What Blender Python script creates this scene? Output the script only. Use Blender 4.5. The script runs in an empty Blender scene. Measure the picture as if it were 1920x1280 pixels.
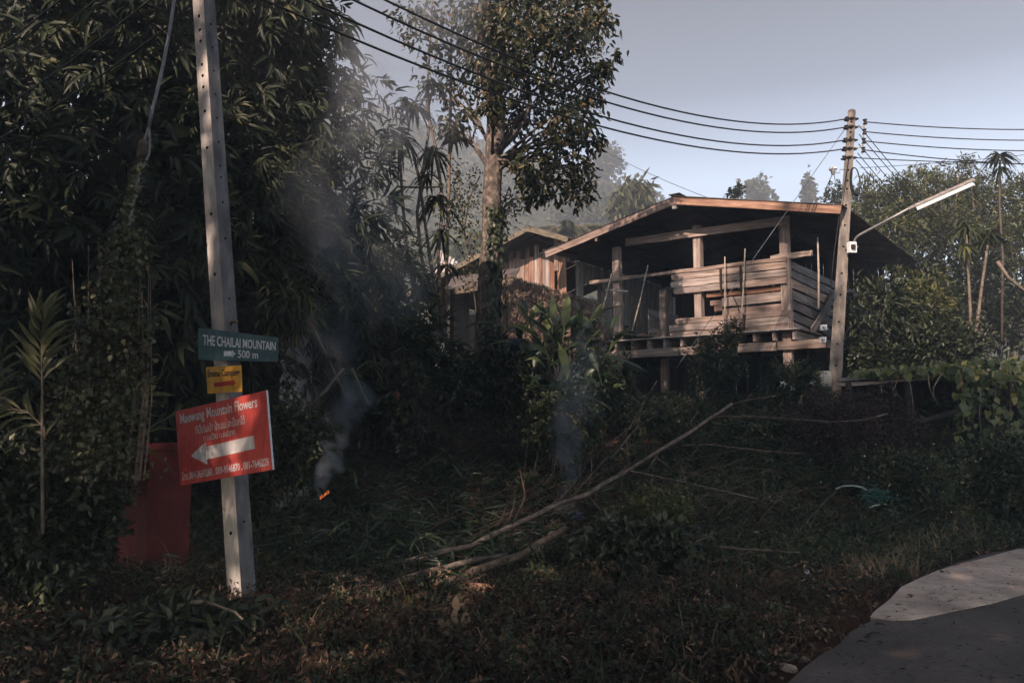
import bpy, math, random
import numpy as np
from mathutils import Vector, Matrix
random.seed(7); rng = np.random.default_rng(7)
S = bpy.context.scene
COL = S.collection
# ---------------------------------------------------------------- camera
F = 1500.0                      # focal length in pixels of the 1920 wide photograph
PITCH = math.atan(147/F)
EYE = 1.6
cam = bpy.data.cameras.new('camera'); co = bpy.data.objects.new('camera', cam); COL.objects.link(co)
co.location = (0, 0, EYE); co.rotation_euler = (math.radians(90)+PITCH, 0, 0)
cam.sensor_width = 36; cam.lens = F/1920*36; cam.clip_end = 3000; cam.clip_start = 0.1
S.camera = co
# ---------------------------------------------------------------- light
EL = math.radians(35); AZ = (-.40, -.917)
SUNV = Vector((AZ[0]*math.cos(EL), AZ[1]*math.cos(EL), math.sin(EL)))
W = bpy.data.worlds.new('World'); S.world = W; W.use_nodes = True
wn = W.node_tree; wn.nodes.clear()
out = wn.nodes.new('ShaderNodeOutputWorld'); bg = wn.nodes.new('ShaderNodeBackground')
sky = wn.nodes.new('ShaderNodeTexSky'); sky.sky_type = 'NISHITA'; sky.sun_disc = False
sky.sun_elevation = EL; sky.sun_rotation = math.atan2(AZ[0], AZ[1]) % (2*math.pi)
sky.air_density = 1.0; sky.dust_density = 1.5; sky.ozone_density = 1.2
hs = wn.nodes.new('ShaderNodeHueSaturation'); hs.inputs['Saturation'].default_value = 0.72
bg.inputs['Strength'].default_value = 0.085
wn.links.new(sky.outputs[0], hs.inputs['Color']); tcw = wn.nodes.new('ShaderNodeTexCoord'); sx_ = wn.nodes.new('ShaderNodeSeparateXYZ'); wn.links.new(tcw.outputs['Generated'], sx_.inputs[0])
# morning haze: the sky pales towards the horizon and deepens towards the zenith, all the way round
mrw = wn.nodes.new('ShaderNodeValToRGB'); ew = mrw.color_ramp.elements
ew[0].position = 0.0; ew[0].color = (1.0,.96,.93,1); ew[1].position = 1.0; ew[1].color = (.06,.065,.07,1)
for p_, c_ in ((.28,(.78,.765,.745)), (.32,(.52,.52,.52)), (.38,(.21,.22,.228)), (.48,(.095,.103,.108))):
    e_ = ew.new(p_); e_.color = (*c_, 1)
wn.links.new(sx_.outputs['Z'], mrw.inputs[0]); mw = wn.nodes.new('ShaderNodeMix'); mw.data_type = 'RGBA'; mw.blend_type = 'MULTIPLY'; mw.inputs[0].default_value = 1
wn.links.new(hs.outputs[0], mw.inputs[6]); wn.links.new(mrw.outputs[0], mw.inputs[7]); scw = wn.nodes.new('ShaderNodeVectorMath'); scw.operation = 'SCALE'; scw.inputs['Scale'].default_value = 2.6
wn.links.new(mw.outputs[2], scw.inputs[0]); wn.links.new(scw.outputs[0], bg.inputs[0]); wn.links.new(bg.outputs[0], out.inputs[0])
sl = bpy.data.lights.new('sun', 'SUN'); sl.energy = 5.0; sl.angle = math.radians(.6); sl.color = (1, .74, .60)
so = bpy.data.objects.new('sun', sl); COL.objects.link(so); so.rotation_euler = SUNV.to_track_quat('Z', 'Y').to_euler(); so.location = (-20, -30, 30)
S.view_settings.view_transform = 'Standard'; S.view_settings.look = 'None'
S.view_settings.gamma = 1; S.view_settings.use_curve_mapping = False
S.view_settings.exposure = 1.5

def at(px, py, d):
    x = (px-960)/F; y = -(py-640)/F
    fy = math.cos(PITCH) - y*math.sin(PITCH); fz = math.sin(PITCH) + y*math.cos(PITCH)
    k = d/fy
    return Vector((x*k, d, EYE+fz*k))

# ---------------------------------------------------------------- materials
def newmat(name):
    m = bpy.data.materials.new(name); m.use_nodes = True
    return m, m.node_tree, m.node_tree.nodes['Principled BSDF']
def ramp(nt, stops):
    r = nt.nodes.new('ShaderNodeValToRGB'); e = r.color_ramp.elements
    e[0].position, e[0].color = stops[0][0], (*stops[0][1], 1)
    e[1].position, e[1].color = stops[-1][0], (*stops[-1][1], 1)
    for p, c in stops[1:-1]:
        q = e.new(p); q.color = (*c, 1)
    return r
def mat(name, c1, c2, scale=5, rough=.85, bump=.3, stretch=(1,1,1), metal=0, detail=6, rnd=0.0, c3=None, bscale=None, spec=.3, dist=.02, lo=.3, hi=.7):
    m, nt, b = newmat(name); L = nt.links
    tc = nt.nodes.new('ShaderNodeTexCoord'); mp = nt.nodes.new('ShaderNodeMapping'); mp.inputs['Scale'].default_value = stretch
    L.new(tc.outputs['Object'], mp.inputs[0])
    oi = nt.nodes.new('ShaderNodeObjectInfo')
    ad = nt.nodes.new('ShaderNodeVectorMath'); ad.operation = 'ADD'; L.new(mp.outputs[0], ad.inputs[0])
    sc = nt.nodes.new('ShaderNodeMath'); sc.operation = 'MULTIPLY'; sc.inputs[1].default_value = 37.0; L.new(oi.outputs['Random'], sc.inputs[0])
    L.new(sc.outputs[0], ad.inputs[1])
    n = nt.nodes.new('ShaderNodeTexNoise'); n.inputs['Scale'].default_value = scale; n.inputs['Detail'].default_value = detail; n.inputs['Roughness'].default_value = .65
    L.new(ad.outputs[0], n.inputs['Vector'])
    st = [(lo, c1), (hi, c2)] if c3 is None else [(lo, c1), ((lo+hi)/2, c3), (hi, c2)]
    r = ramp(nt, st); L.new(n.outputs['Fac'], r.inputs[0])
    src = r.outputs[0]
    if rnd:
        h = nt.nodes.new('ShaderNodeHueSaturation')
        mr = nt.nodes.new('ShaderNodeMapRange'); mr.inputs['To Min'].default_value = 1-rnd; mr.inputs['To Max'].default_value = 1+rnd
        L.new(oi.outputs['Random'], mr.inputs[0]); L.new(mr.outputs[0], h.inputs['Value'])
        w_ = nt.nodes.new('ShaderNodeTexWhiteNoise'); w_.noise_dimensions = '1D'; L.new(oi.outputs['Random'], w_.inputs['W'])
        ms = nt.nodes.new('ShaderNodeMapRange'); ms.inputs['To Min'].default_value = .55; ms.inputs['To Max'].default_value = 1.25
        L.new(w_.outputs['Value'], ms.inputs[0]); L.new(ms.outputs[0], h.inputs['Saturation'])
        L.new(src, h.inputs['Color']); src = h.outputs[0]
    L.new(src, b.inputs['Base Color'])
    b.inputs['Roughness'].default_value = rough; b.inputs['Metallic'].default_value = metal; b.inputs['Specular IOR Level'].default_value = spec
    if bump:
        bp = nt.nodes.new('ShaderNodeBump'); bp.inputs['Strength'].default_value = bump; bp.inputs['Distance'].default_value = dist
        n2 = nt.nodes.new('ShaderNodeTexNoise'); n2.inputs['Scale'].default_value = bscale or scale*3; n2.inputs['Detail'].default_value = 6
        L.new(ad.outputs[0], n2.inputs['Vector']); L.new(n2.outputs['Fac'], bp.inputs['Height']); L.new(bp.outputs[0], b.inputs['Normal'])
    return m
def overlay(m, kind):
    nt = m.node_tree; L = nt.links; b = nt.nodes['Principled BSDF']; src = b.inputs['Base Color'].links[0].from_socket
    tc = nt.nodes.new('ShaderNodeTexCoord'); mx = nt.nodes.new('ShaderNodeMix'); mx.data_type = 'RGBA'; mx.blend_type = 'MULTIPLY'; mx.inputs[0].default_value = 1
    if kind == 'cracks':
        wn_ = nt.nodes.new('ShaderNodeTexNoise'); wn_.inputs['Scale'].default_value = 3; L.new(tc.outputs['Object'], wn_.inputs[0])
        ad = nt.nodes.new('ShaderNodeVectorMath'); ad.operation = 'ADD'; L.new(tc.outputs['Object'], ad.inputs[0]); L.new(wn_.outputs['Color'], ad.inputs[1])
        v = nt.nodes.new('ShaderNodeTexVoronoi'); v.feature = 'DISTANCE_TO_EDGE'; v.inputs['Scale'].default_value = .8; L.new(ad.outputs[0], v.inputs['Vector'])
        r = ramp(nt, [(0,(.45,.43,.42)), (.008,(1,1,1))]); L.new(v.outputs['Distance'], r.inputs[0])
        n = nt.nodes.new('ShaderNodeTexNoise'); n.inputs['Scale'].default_value = 160; n.inputs['Detail'].default_value = 3; L.new(tc.outputs['Object'], n.inputs[0])
        r2 = ramp(nt, [(.35,(.55,.55,.55)), (.7,(1.6,1.55,1.5))]); L.new(n.outputs['Fac'], r2.inputs[0])
        n3 = nt.nodes.new('ShaderNodeTexNoise'); n3.inputs['Scale'].default_value = 1.6; n3.inputs['Detail'].default_value = 6; L.new(tc.outputs['Object'], n3.inputs[0])
        r3 = ramp(nt, [(.35,(.7,.68,.66)), (.65,(1.25,1.22,1.2))]); L.new(n3.outputs['Fac'], r3.inputs[0])
        m2 = nt.nodes.new('ShaderNodeMix'); m2.data_type = 'RGBA'; m2.blend_type = 'MULTIPLY'; m2.inputs[0].default_value = 1; L.new(r.outputs[0], m2.inputs[6]); L.new(r2.outputs[0], m2.inputs[7])
        m3 = nt.nodes.new('ShaderNodeMix'); m3.data_type = 'RGBA'; m3.blend_type = 'MULTIPLY'; m3.inputs[0].default_value = 1; L.new(m2.outputs[2], m3.inputs[6]); L.new(r3.outputs[0], m3.inputs[7]); f = m3.outputs[2]
    else:
        mp = nt.nodes.new('ShaderNodeMapping'); mp.inputs['Scale'].default_value = (14, 14, 2.2); L.new(tc.outputs['Object'], mp.inputs[0])
        n = nt.nodes.new('ShaderNodeTexNoise'); n.inputs['Scale'].default_value = 2; n.inputs['Detail'].default_value = 7; n.inputs['Roughness'].default_value = .7; L.new(mp.outputs[0], n.inputs[0])
        r = ramp(nt, [(.36,(.76,.73,.70)), (.58,(1.04,1.03,1.02))]); L.new(n.outputs['Fac'], r.inputs[0]); f = r.outputs[0]
    L.new(src, mx.inputs[6]); L.new(f, mx.inputs[7]); L.new(mx.outputs[2], b.inputs['Base Color'])
def leafmat(name, stops, trans=.3, rough=.45, spec=.4):
    m, nt, b = newmat(name); L = nt.links
    a = nt.nodes.new('ShaderNodeAttribute'); a.attribute_name = 'tint'
    r = ramp(nt, stops); L.new(a.outputs['Fac'], r.inputs[0]); L.new(r.outputs[0], b.inputs['Base Color'])
    b.inputs['Roughness'].default_value = rough; b.inputs['Specular IOR Level'].default_value = spec
    t = nt.nodes.new('ShaderNodeBsdfTranslucent'); L.new(r.outputs[0], t.inputs['Color'])
    mx = nt.nodes.new('ShaderNodeMixShader'); mx.inputs[0].default_value = trans
    L.new(b.outputs[0], mx.inputs[1]); L.new(t.outputs[0], mx.inputs[2])
    L.new(mx.outputs[0], nt.nodes['Material Output'].inputs['Surface'])
    return m
M = {}
M['concrete'] = mat('concrete', (.20,.19,.19), (.52,.49,.46), 9, .9, .5, c3=(.36,.34,.32), bscale=60, dist=.006, stretch=(1,1,.35))
M['concrete_shade'] = mat('shaded_concrete', (.05,.052,.058), (.17,.175,.185), 9, .9, .5, c3=(.10,.104,.112), bscale=60, dist=.006, stretch=(1,1,.35))  # darker copy of concrete: shade painted onto the near pole's right face
M['concrete_old'] = mat('concrete_old', (.06,.054,.048), (.27,.245,.215), 7, .9, .6, c3=(.155,.142,.128), bscale=50, dist=.008, stretch=(1,1,.3))
M['dark_hole'] = mat('dark_hole', (.01,.01,.01), (.02,.02,.02), 5, 1, 0)
M['wood'] = mat('weathered_wood', (.11,.088,.076), (.50,.415,.365), 7, .85, .8, stretch=(.22,2.6,2.6), c3=(.28,.225,.195), rnd=.22, bscale=16, dist=.006)
M['wood_red'] = mat('reddish_wood', (.10,.058,.042), (.42,.28,.21), 7, .8, .7, stretch=(.22,2.6,2.6), c3=(.24,.145,.105), rnd=.2, bscale=16, dist=.006)
M['wood_grey'] = mat('grey_wood', (.17,.16,.155), (.58,.55,.53), 7, .9, .8, stretch=(.22,2.6,2.6), c3=(.38,.355,.34), rnd=.2, bscale=16, dist=.006)
M['wood_pale'] = mat('bleached_wood', (.30,.285,.27), (.78,.75,.72), 7, .9, .8, stretch=(.22,2.6,2.6), c3=(.55,.53,.51), rnd=.15, bscale=16, dist=.006)
M['wood_shaded'] = mat('shaded_grey_wood', (.06,.06,.064), (.26,.25,.26), 7, .9, .8, stretch=(.22,2.6,2.6), c3=(.14,.137,.142), rnd=.25, bscale=16, dist=.006)  # grey wood darkened and blued: the unlit side wall's shade in its colour
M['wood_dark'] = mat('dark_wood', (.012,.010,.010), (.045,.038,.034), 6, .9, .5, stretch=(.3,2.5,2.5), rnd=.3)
M['roof'] = mat('old_roof_sheet', (.05,.045,.045), (.14,.12,.11), 3, .8, .3)
M['thatch'] = leafmat('thatch', [(0,(.05,.038,.03)), (.5,(.12,.09,.07)), (1,(.24,.18,.14))], 0, .9, .1)
M['moss_board'] = mat('mossy_board', (.06,.052,.04), (.22,.20,.13), 8, .9, .5, c3=(.15,.13,.10))
M['cable'] = mat('black_cable', (.012,.012,.014), (.02,.02,.022), 5, .6, 0)
M['steel'] = mat('galvanised_steel', (.22,.23,.24), (.36,.37,.39), 20, .5, .1, metal=.6)
M['steelwire'] = mat('steel_wire', (.10,.11,.13), (.2,.21,.24), 20, .5, 0, metal=.3)
M['white'] = mat('white_enamel', (.62,.66,.68), (.8,.82,.82), 6, .4, .05)
M['tube'] = mat('lamp_diffuser', (.72,.80,.82), (.8,.86,.87), 6, .25, 0)
M['cabinet'] = mat('cream_cabinet', (.36,.33,.28), (.55,.50,.43), 8, .6, .1)
M['red_sign'] = mat('red_sign_sheet', (.56,.075,.065), (.66,.11,.095), 6, .5, .05, spec=.3)
M['green_sign'] = mat('green_sign_sheet', (.022,.062,.074), (.048,.105,.118), 14, .6, .15, lo=.35, hi=.75)
M['yellow_sign'] = mat('yellow_sign_sheet', (.58,.30,.03), (.74,.42,.06), 6, .5, .05)
M['print_white'] = mat('white_print', (.66,.66,.68), (.82,.82,.84), 18, .6, 0)
M['print_grey'] = mat('pale_print', (.42,.46,.50), (.62,.66,.68), 22, .6, 0)
M['print_black'] = mat('black_print', (.025,.025,.03), (.05,.05,.05), 18, .6, 0)
M['print_red'] = mat('dark_red_print', (.34,.03,.03), (.45,.05,.04), 18, .6, 0)
M['sign_edge'] = mat('sign_edge', (.42,.47,.52), (.58,.62,.66), 18, .5, 0)
M['red_box'] = mat('red_paint', (.06,.007,.007), (.15,.018,.016), 5, .7, .3, c3=(.10,.011,.010), bscale=80, dist=.004)
M['road'] = mat('dark_road', (.045,.040,.040), (.085,.075,.072), 22, .85, .6, bscale=120, dist=.006, c3=(.063,.057,.056))
M['slab'] = mat('pale_concrete', (.28,.24,.21), (.46,.40,.36), 10, .85, .5, bscale=120, dist=.005, c3=(.37,.32,.29))
for k_ in ('road', 'slab'): overlay(M[k_], 'cracks')
for k_ in ('red_sign', 'yellow_sign', 'green_sign', 'print_white', 'print_grey', 'red_box'): overlay(M[k_], 'dirt')
M['bark'] = mat('pale_bark', (.03,.026,.023), (.30,.255,.22), 14, .9, 1.0, stretch=(1,1,.6), c3=(.10,.085,.073), bscale=18, dist=.03)
M['bark_dark'] = mat('dark_bark', (.04,.032,.027), (.13,.105,.085), 9, .9, .8, stretch=(1,1,.5), bscale=18, dist=.02)
M['stem_pale'] = mat('pale_stem', (.07,.055,.042), (.22,.18,.14), 9, .8, .3)
M['branch'] = mat('dead_branch', (.03,.022,.017), (.19,.145,.115), 14, .9, .6, c3=(.095,.071,.055), rnd=.3)
M['bamboo_pole'] = mat('dry_bamboo', (.22,.19,.15), (.46,.41,.35), 10, .7, .2)
M['twig'] = mat('twig', (.05,.04,.03), (.16,.12,.09), 10, .9, .2)
M['rock'] = mat('grey_rock', (.05,.05,.052), (.15,.14,.14), 6, .9, .8)
M['wall'] = mat('stained_white_wall', (.06,.065,.072), (.30,.31,.33), 3.5, .9, .4, c3=(.18,.19,.205), stretch=(1,1,.5))
M['teal'] = mat('teal_net', (.008,.045,.04), (.03,.11,.10), 20, .6, .2)
M['hose'] = mat('white_hose', (.16,.21,.21), (.28,.33,.33), 20, .5, 0)
M['orange'] = mat('faded_orange_cloth', (.06,.024,.010), (.12,.045,.015), 9, .8, .2)
M['blue'] = mat('dark_blue_tarp', (.025,.03,.06), (.06,.07,.12), 9, .7, .2)
M['ash'] = mat('ash', (.015,.015,.017), (.10,.10,.105), 9, .9, .8)
# foliage
M['lf_bamboo'] = leafmat('bamboo_leaf', [(0,(.006,.012,.007)), (.55,(.016,.026,.013)), (.88,(.04,.05,.020)), (1,(.13,.12,.045))], .2, .5, .22)
M['lf_tree'] = leafmat('tree_leaf', [(0,(.012,.02,.009)), (.55,(.032,.042,.017)), (.88,(.085,.08,.03)), (1,(.19,.12,.05))], .28, .4)
M['lf_shade'] = leafmat('shade_leaf', [(0,(.03,.045,.02)), (1,(.06,.08,.03))], .15, .6)
M['lf_fine'] = leafmat('fine_leaf', [(0,(.009,.016,.009)), (.65,(.024,.036,.018)), (1,(.07,.085,.04))], .28, .42)
M['lf_olive'] = leafmat('olive_leaf', [(0,(.03,.042,.017)), (.6,(.07,.085,.03)), (1,(.15,.15,.055))], .3, .5)
M['lf_vine'] = leafmat('vine_leaf', [(0,(.035,.06,.028)), (.6,(.12,.15,.06)), (.93,(.24,.23,.08)), (1,(.30,.15,.05))], .32, .5)
M['lf_lily'] = leafmat('broad_leaf', [(0,(.014,.032,.018)), (.6,(.04,.075,.032)), (1,(.11,.13,.035))], .28, .35, .5)
M['lf_palm'] = leafmat('palm_leaf', [(0,(.06,.075,.035)), (1,(.17,.18,.09))], .35, .45)
M['lf_climber'] = leafmat('climber_leaf', [(0,(.02,.028,.013)), (.7,(.055,.068,.032)), (1,(.17,.17,.10))], .35, .5)
M['lf_dry'] = leafmat('dry_leaf', [(0,(.008,.007,.006)), (.5,(.038,.028,.022)), (.85,(.13,.082,.056)), (1,(.32,.23,.16))], .15, .7, .15)
M['lf_weed'] = leafmat('weed_leaf', [(0,(.009,.017,.010)), (.55,(.026,.040,.020)), (.9,(.062,.080,.036)), (1,(.15,.13,.06))], .25, .5, .3)
M['lf_purple'] = leafmat('purple_leaf', [(0,(.020,.015,.016)), (1,(.055,.036,.036))], .2, .6, .2)
M['lf_straw'] = leafmat('straw', [(0,(.12,.095,.065)), (1,(.36,.27,.18))], .15, .7, .2)
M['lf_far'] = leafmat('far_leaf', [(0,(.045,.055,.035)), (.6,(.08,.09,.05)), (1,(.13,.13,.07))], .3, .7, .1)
M['flower'] = leafmat('white_petal', [(0,(.5,.5,.48)), (1,(.8,.8,.78))], .3, .6, .1)
def soil():
    m, nt, b = newmat('soil'); L = nt.links
    tc = nt.nodes.new('ShaderNodeTexCoord')
    n = nt.nodes.new('ShaderNodeTexNoise'); n.inputs['Scale'].default_value = .6; n.inputs['Detail'].default_value = 5; L.new(tc.outputs['Object'], n.inputs[0])
    n2 = nt.nodes.new('ShaderNodeTexNoise'); n2.inputs['Scale'].default_value = 25; n2.inputs['Detail'].default_value = 8; n2.inputs['Roughness'].default_value = .8; L.new(tc.outputs['Object'], n2.inputs[0])
    r1 = ramp(nt, [(.38,(.014,.013,.011)), (.62,(.10,.056,.040))]); r2 = ramp(nt, [(.3,(.35,.35,.35)), (.75,(1.5,1.4,1.3))])
    L.new(n.outputs['Fac'], r1.inputs[0]); L.new(n2.outputs['Fac'], r2.inputs[0])
    mx = nt.nodes.new('ShaderNodeMix'); mx.data_type = 'RGBA'; mx.blend_type = 'MULTIPLY'; mx.inputs[0].default_value = 1
    L.new(r1.outputs[0], mx.inputs[6]); L.new(r2.outputs[0], mx.inputs[7]); L.new(mx.outputs[2], b.inputs['Base Color'])
    b.inputs['Roughness'].default_value = .95; b.inputs['Specular IOR Level'].default_value = .1
    bp = nt.nodes.new('ShaderNodeBump'); bp.inputs['Strength'].default_value = 1; bp.inputs['Distance'].default_value = .04
    L.new(n2.outputs['Fac'], bp.inputs['Height']); L.new(bp.outputs[0], b.inputs['Normal'])
    return m
M['soil'] = soil()

# ---------------------------------------------------------------- object helpers
WL = {}          # world location of every object used as a parent
def tag(o, label=None, cat=None, group=None, kind=None):
    if label: o['label'] = label
    if cat: o['category'] = cat
    if group: o['group'] = group
    if kind: o['kind'] = kind
    return o
def thing(name, label, cat, loc, group=None):
    o = bpy.data.objects.new(name, None); COL.objects.link(o); o.location = loc; o.empty_display_size = .1
    WL[o.name] = Vector(loc)
    return tag(o, label, cat, group)
def put(o, parent, loc):
    loc = Vector(loc); COL.objects.link(o)
    if parent is not None:
        o.parent = parent; o.location = loc-WL[parent.name]
    else: o.location = loc
    WL[o.name] = loc
    return o
class MB:
    def __init__(s): s.v = []; s.f = []
    def quad_box(s, p):            # eight corners, bottom ring then top ring
        n = len(s.v); s.v += [Vector(q) for q in p]
        s.f += [(n+3,n+2,n+1,n), (n+4,n+5,n+6,n+7)] + [(n+i, n+(i+1)%4, n+4+(i+1)%4, n+4+i) for i in range(4)]
    def box(s, c, sz, rz=0):
        c = Vector(c); x, y, z = [k/2 for k in sz]; R = Matrix.Rotation(rz, 3, 'Z')
        s.quad_box([c+R@Vector(q) for q in [(-x,-y,-z),(x,-y,-z),(x,y,-z),(-x,y,-z),(-x,-y,z),(x,-y,z),(x,y,z),(-x,y,z)]])
    def bar(s, p0, p1, w, t, up=(0,0,1)):   # w across, t along up
        p0 = Vector(p0); p1 = Vector(p1); d = (p1-p0).normalized(); sd = d.cross(Vector(up)).normalized(); u = sd.cross(d)
        r = [(-w/2,-t/2),(w/2,-t/2),(w/2,t/2),(-w/2,t/2)]
        s.quad_box([p0+sd*a+u*b for a,b in r]+[p1+sd*a+u*b for a,b in r])
    def tube(s, pts, rad, n=6, cap=True):
        pts = [Vector(p) for p in pts]
        if not hasattr(rad, '__len__'): rad = [rad]*len(pts)
        b0 = len(s.v); pr = None
        for i, p in enumerate(pts):
            d = (pts[min(i+1,len(pts)-1)]-pts[max(i-1,0)]).normalized()
            if pr is None:
                a = d.cross(Vector((0,0,1)) if abs(d.z) < .9 else Vector((1,0,0))).normalized()
            else: a = (pr-d*pr.dot(d)).normalized()
            pr = a; b = d.cross(a)
            for k in range(n):
                t = 2*math.pi*k/n; s.v.append(p+(a*math.cos(t)+b*math.sin(t))*rad[i])
        for i in range(len(pts)-1):
            for k in range(n):
                s.f.append((b0+i*n+k, b0+i*n+(k+1)%n, b0+(i+1)*n+(k+1)%n, b0+(i+1)*n+k))
        if cap:
            s.f.append(tuple(b0+k for k in range(n))[::-1]); e = b0+(len(pts)-1)*n; s.f.append(tuple(e+k for k in range(n)))
    def build(s, name, m, parent=None, origin=None, smooth=False, label=None, cat=None, group=None, kind=None):
        if origin is None:
            if parent is not None: origin = WL[parent.name]
            else:
                zs = min(v.z for v in s.v); origin = Vector((sum(v.x for v in s.v)/len(s.v), sum(v.y for v in s.v)/len(s.v), zs))
        origin = Vector(origin)
        me = bpy.data.meshes.new(name); me.from_pydata([v-origin for v in s.v], [], s.f); me.materials.append(m)
        if smooth: me.shade_smooth()
        o = bpy.data.objects.new(name, me); put(o, parent, origin)
        return tag(o, label, cat, group, kind)
def tube(name, pts, rad, m, parent=None, n=6, smooth=True, **k):
    b = MB(); b.tube(pts, rad, n); return b.build(name, m, parent, smooth=smooth, **k)
def board(name, p0, p1, w, t, face, m, parent, seg=5, jit=.012, round_start=False, label=None):
    """one plank from p0 to p1, width w across the face direction, thickness t; own frame: x along, y width, z thickness"""
    p0 = Vector(p0); p1 = Vector(p1); L = (p1-p0).length; X = (p1-p0)/L; Z = Vector(face); Z = (Z-X*Z.dot(X)).normalized(); Y = Z.cross(X)
    vs = []; fs = []
    if abs(Y.z) < .2: seg = max(2, seg//2)
    for i in range(seg+1):
        x = L*i/seg
        a = random.uniform(-jit, jit); b = random.uniform(-jit, jit); zz = random.uniform(-.3, .3)*jit
        ww = w/2
        if round_start and i == 0: ww *= .72
        if i in (0, seg): x += random.uniform(-1, 1)*jit
        vs += [(x, -ww+a, -t/2+zz), (x, ww+b, -t/2+zz), (x, ww+b-.004, t/2+zz), (x, -ww+a+.004, t/2+zz)]
    if round_start:
        for k in range(4): 
            v = vs[4+k]; vs[4+k] = (min(.07, L/seg), v[1], v[2])
    for i in range(seg):
        for k in range(4):
            fs.append((i*4+k, i*4+(k+1)%4, i*4+4+(k+1)%4, i*4+4+k)[::-1])
    fs += [(0,1,2,3), tuple(seg*4+k for k in (3,2,1,0))]
    me = bpy.data.meshes.new(name); me.from_pydata(vs, [], fs); me.materials.append(m)
    o = bpy.data.objects.new(name, me); put(o, parent, p0)
    R = Matrix((X, Y, Z)).transposed(); o.rotation_euler = R.to_euler()
    if label: o['label'] = label
    return o

# ---------------------------------------------------------------- leaves
T_HI = (np.array([(0,0,0),(-.5,.3,.07),(0,.3,0),(.5,.3,.07),(-.38,.66,-.02),(0,.66,-.09),(.38,.66,-.02),(0,1,-.26)], float),
        [(0,2,1),(0,3,2),(1,2,5,4),(2,3,6,5),(4,5,7),(5,6,7)])
T_LO = (np.array([(0,0,0),(-.5,.45,.06),(0,1,-.08),(.5,.45,.06)], float), [(0,2,1),(0,3,2)])
T_BLADE = (np.array([(-.5,0,0),(.5,0,0),(-.4,.5,-.06),(.4,.5,-.06),(0,1,-.3)], float), [(0,1,3,2),(2,3,4)])
T_HEART = (np.array([(0,.08,0),(-.38,-.06,.03),(-.55,.28,.08),(-.3,.68,.02),(0,1,-.1),(.3,.68,.02),(.55,.28,.08),(.38,-.06,.03),(0,.4,-.04)], float),
           [(8,0,1,2),(8,2,3),(8,3,4),(8,4,5),(8,5,6),(8,6,7,0)])
T_OVAL = (np.array([(0,0,0),(-.4,.22,.05),(-.5,.5,.05),(-.28,.82,0),(0,1,-.08),(.28,.82,0),(.5,.5,.05),(.4,.22,.05),(0,.5,-.02)], float),
          [(8,0,1,2),(8,2,3,4),(8,4,5,6),(8,6,7,0)])
def nrm(a): return a/np.maximum(np.linalg.norm(a, axis=-1, keepdims=True), 1e-9)
def frame(D, N):
    D = nrm(D); X = nrm(np.cross(D, N)); Z = np.cross(X, D)
    return np.stack([X, D, Z], axis=2)      # columns
def rawmesh(name, V, tmpl_faces, nv, n, tint, m):
    me = bpy.data.meshes.new(name)
    flat = np.concatenate([np.array(f) for f in tmpl_faces]); tot = np.array([len(f) for f in tmpl_faces])
    loops = (flat[None, :]+(np.arange(n)*nv)[:, None]).ravel().astype(np.int32)
    tots = np.tile(tot, n); starts = np.concatenate([[0], np.cumsum(tots)[:-1]]).astype(np.int32)
    me.vertices.add(len(V)); me.loops.add(len(loops)); me.polygons.add(len(tots))
    me.vertices.foreach_set('co', V.astype(np.float32).ravel()); me.loops.foreach_set('vertex_index', loops)
    me.polygons.foreach_set('loop_start', starts)
    a = me.attributes.new('tint', 'FLOAT', 'POINT'); a.data.foreach_set('value', np.repeat(tint, nv).astype(np.float32))
    me.update(calc_edges=True); me.materials.append(m)
    return me
CACHE = {}
def foliage(name, B, D, N, Ls, Ws, m, parent=None, T=T_LO, tint=None, origin=None, split=0, label=None, cat=None, kind='stuff', minpx=14, part='leaf'):
    """leaves as one joined mesh; the `split` largest in view become single leaf parts"""
    n = len(B)
    if tint is None: tint = rng.random(n)
    R = frame(D, N)
    if origin is None: origin = WL[parent.name] if parent is not None else Vector((float(B[:,0].mean()), float(B[:,1].mean()), float(B[:,2].min())))
    og = np.array(origin)
    if split and parent is not None:
        d = B[:,1]; px = Ls/d*F; sx = 960+B[:,0]/d*F; sy = 787-(B[:,2]-EYE)/d*F
        ok = (sx > 0) & (sx < 1920) & (sy > 0) & (sy < 1280)
        # prefer leaves at the camera side of the plant
        score = np.where(ok & (px > minpx), px*(1.5-(d-d.min())/max(d.max()-d.min(), .01)), 0)
        idx = np.argsort(-score)[:split]; idx = idx[score[idx] > 0]
        TT, fs = (T_HI if T is T_LO else T)
        for i in idx:
            q = int(tint[i]*5.99); key = (m.name, id(TT), q)
            if key not in CACHE: CACHE[key] = rawmesh(part, TT, fs, len(TT), 1, np.array([(q+.5)/6]), m)
            o = bpy.data.objects.new(part, CACHE[key]); COL.objects.link(o); o.parent = parent
            o.matrix_basis = Matrix.Translation(Vector(B[i])-WL[parent.name]) @ Matrix(R[i].tolist()).to_4x4() @ Matrix.Diagonal((Ws[i], Ls[i], Ls[i], 1))
        keep = np.ones(n, bool); keep[idx] = False
        B, R, Ls, Ws, tint = B[keep], R[keep], Ls[keep], Ws[keep], tint[keep]; n = len(B)
        if n == 0: return None
    TT, fs = T
    loc = TT[None]*np.stack([Ws, Ls, Ls], 1)[:, None, :]
    V = np.einsum('nij,nkj->nki', R, loc)+(B-og)[:, None, :]
    me = rawmesh(name, V.reshape(-1, 3), fs, len(TT), n, tint, m)
    o = bpy.data.objects.new(name, me); put(o, parent, origin)
    return tag(o, label, cat, None, kind)
def sph(n): return nrm(rng.normal(size=(n, 3)))
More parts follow.
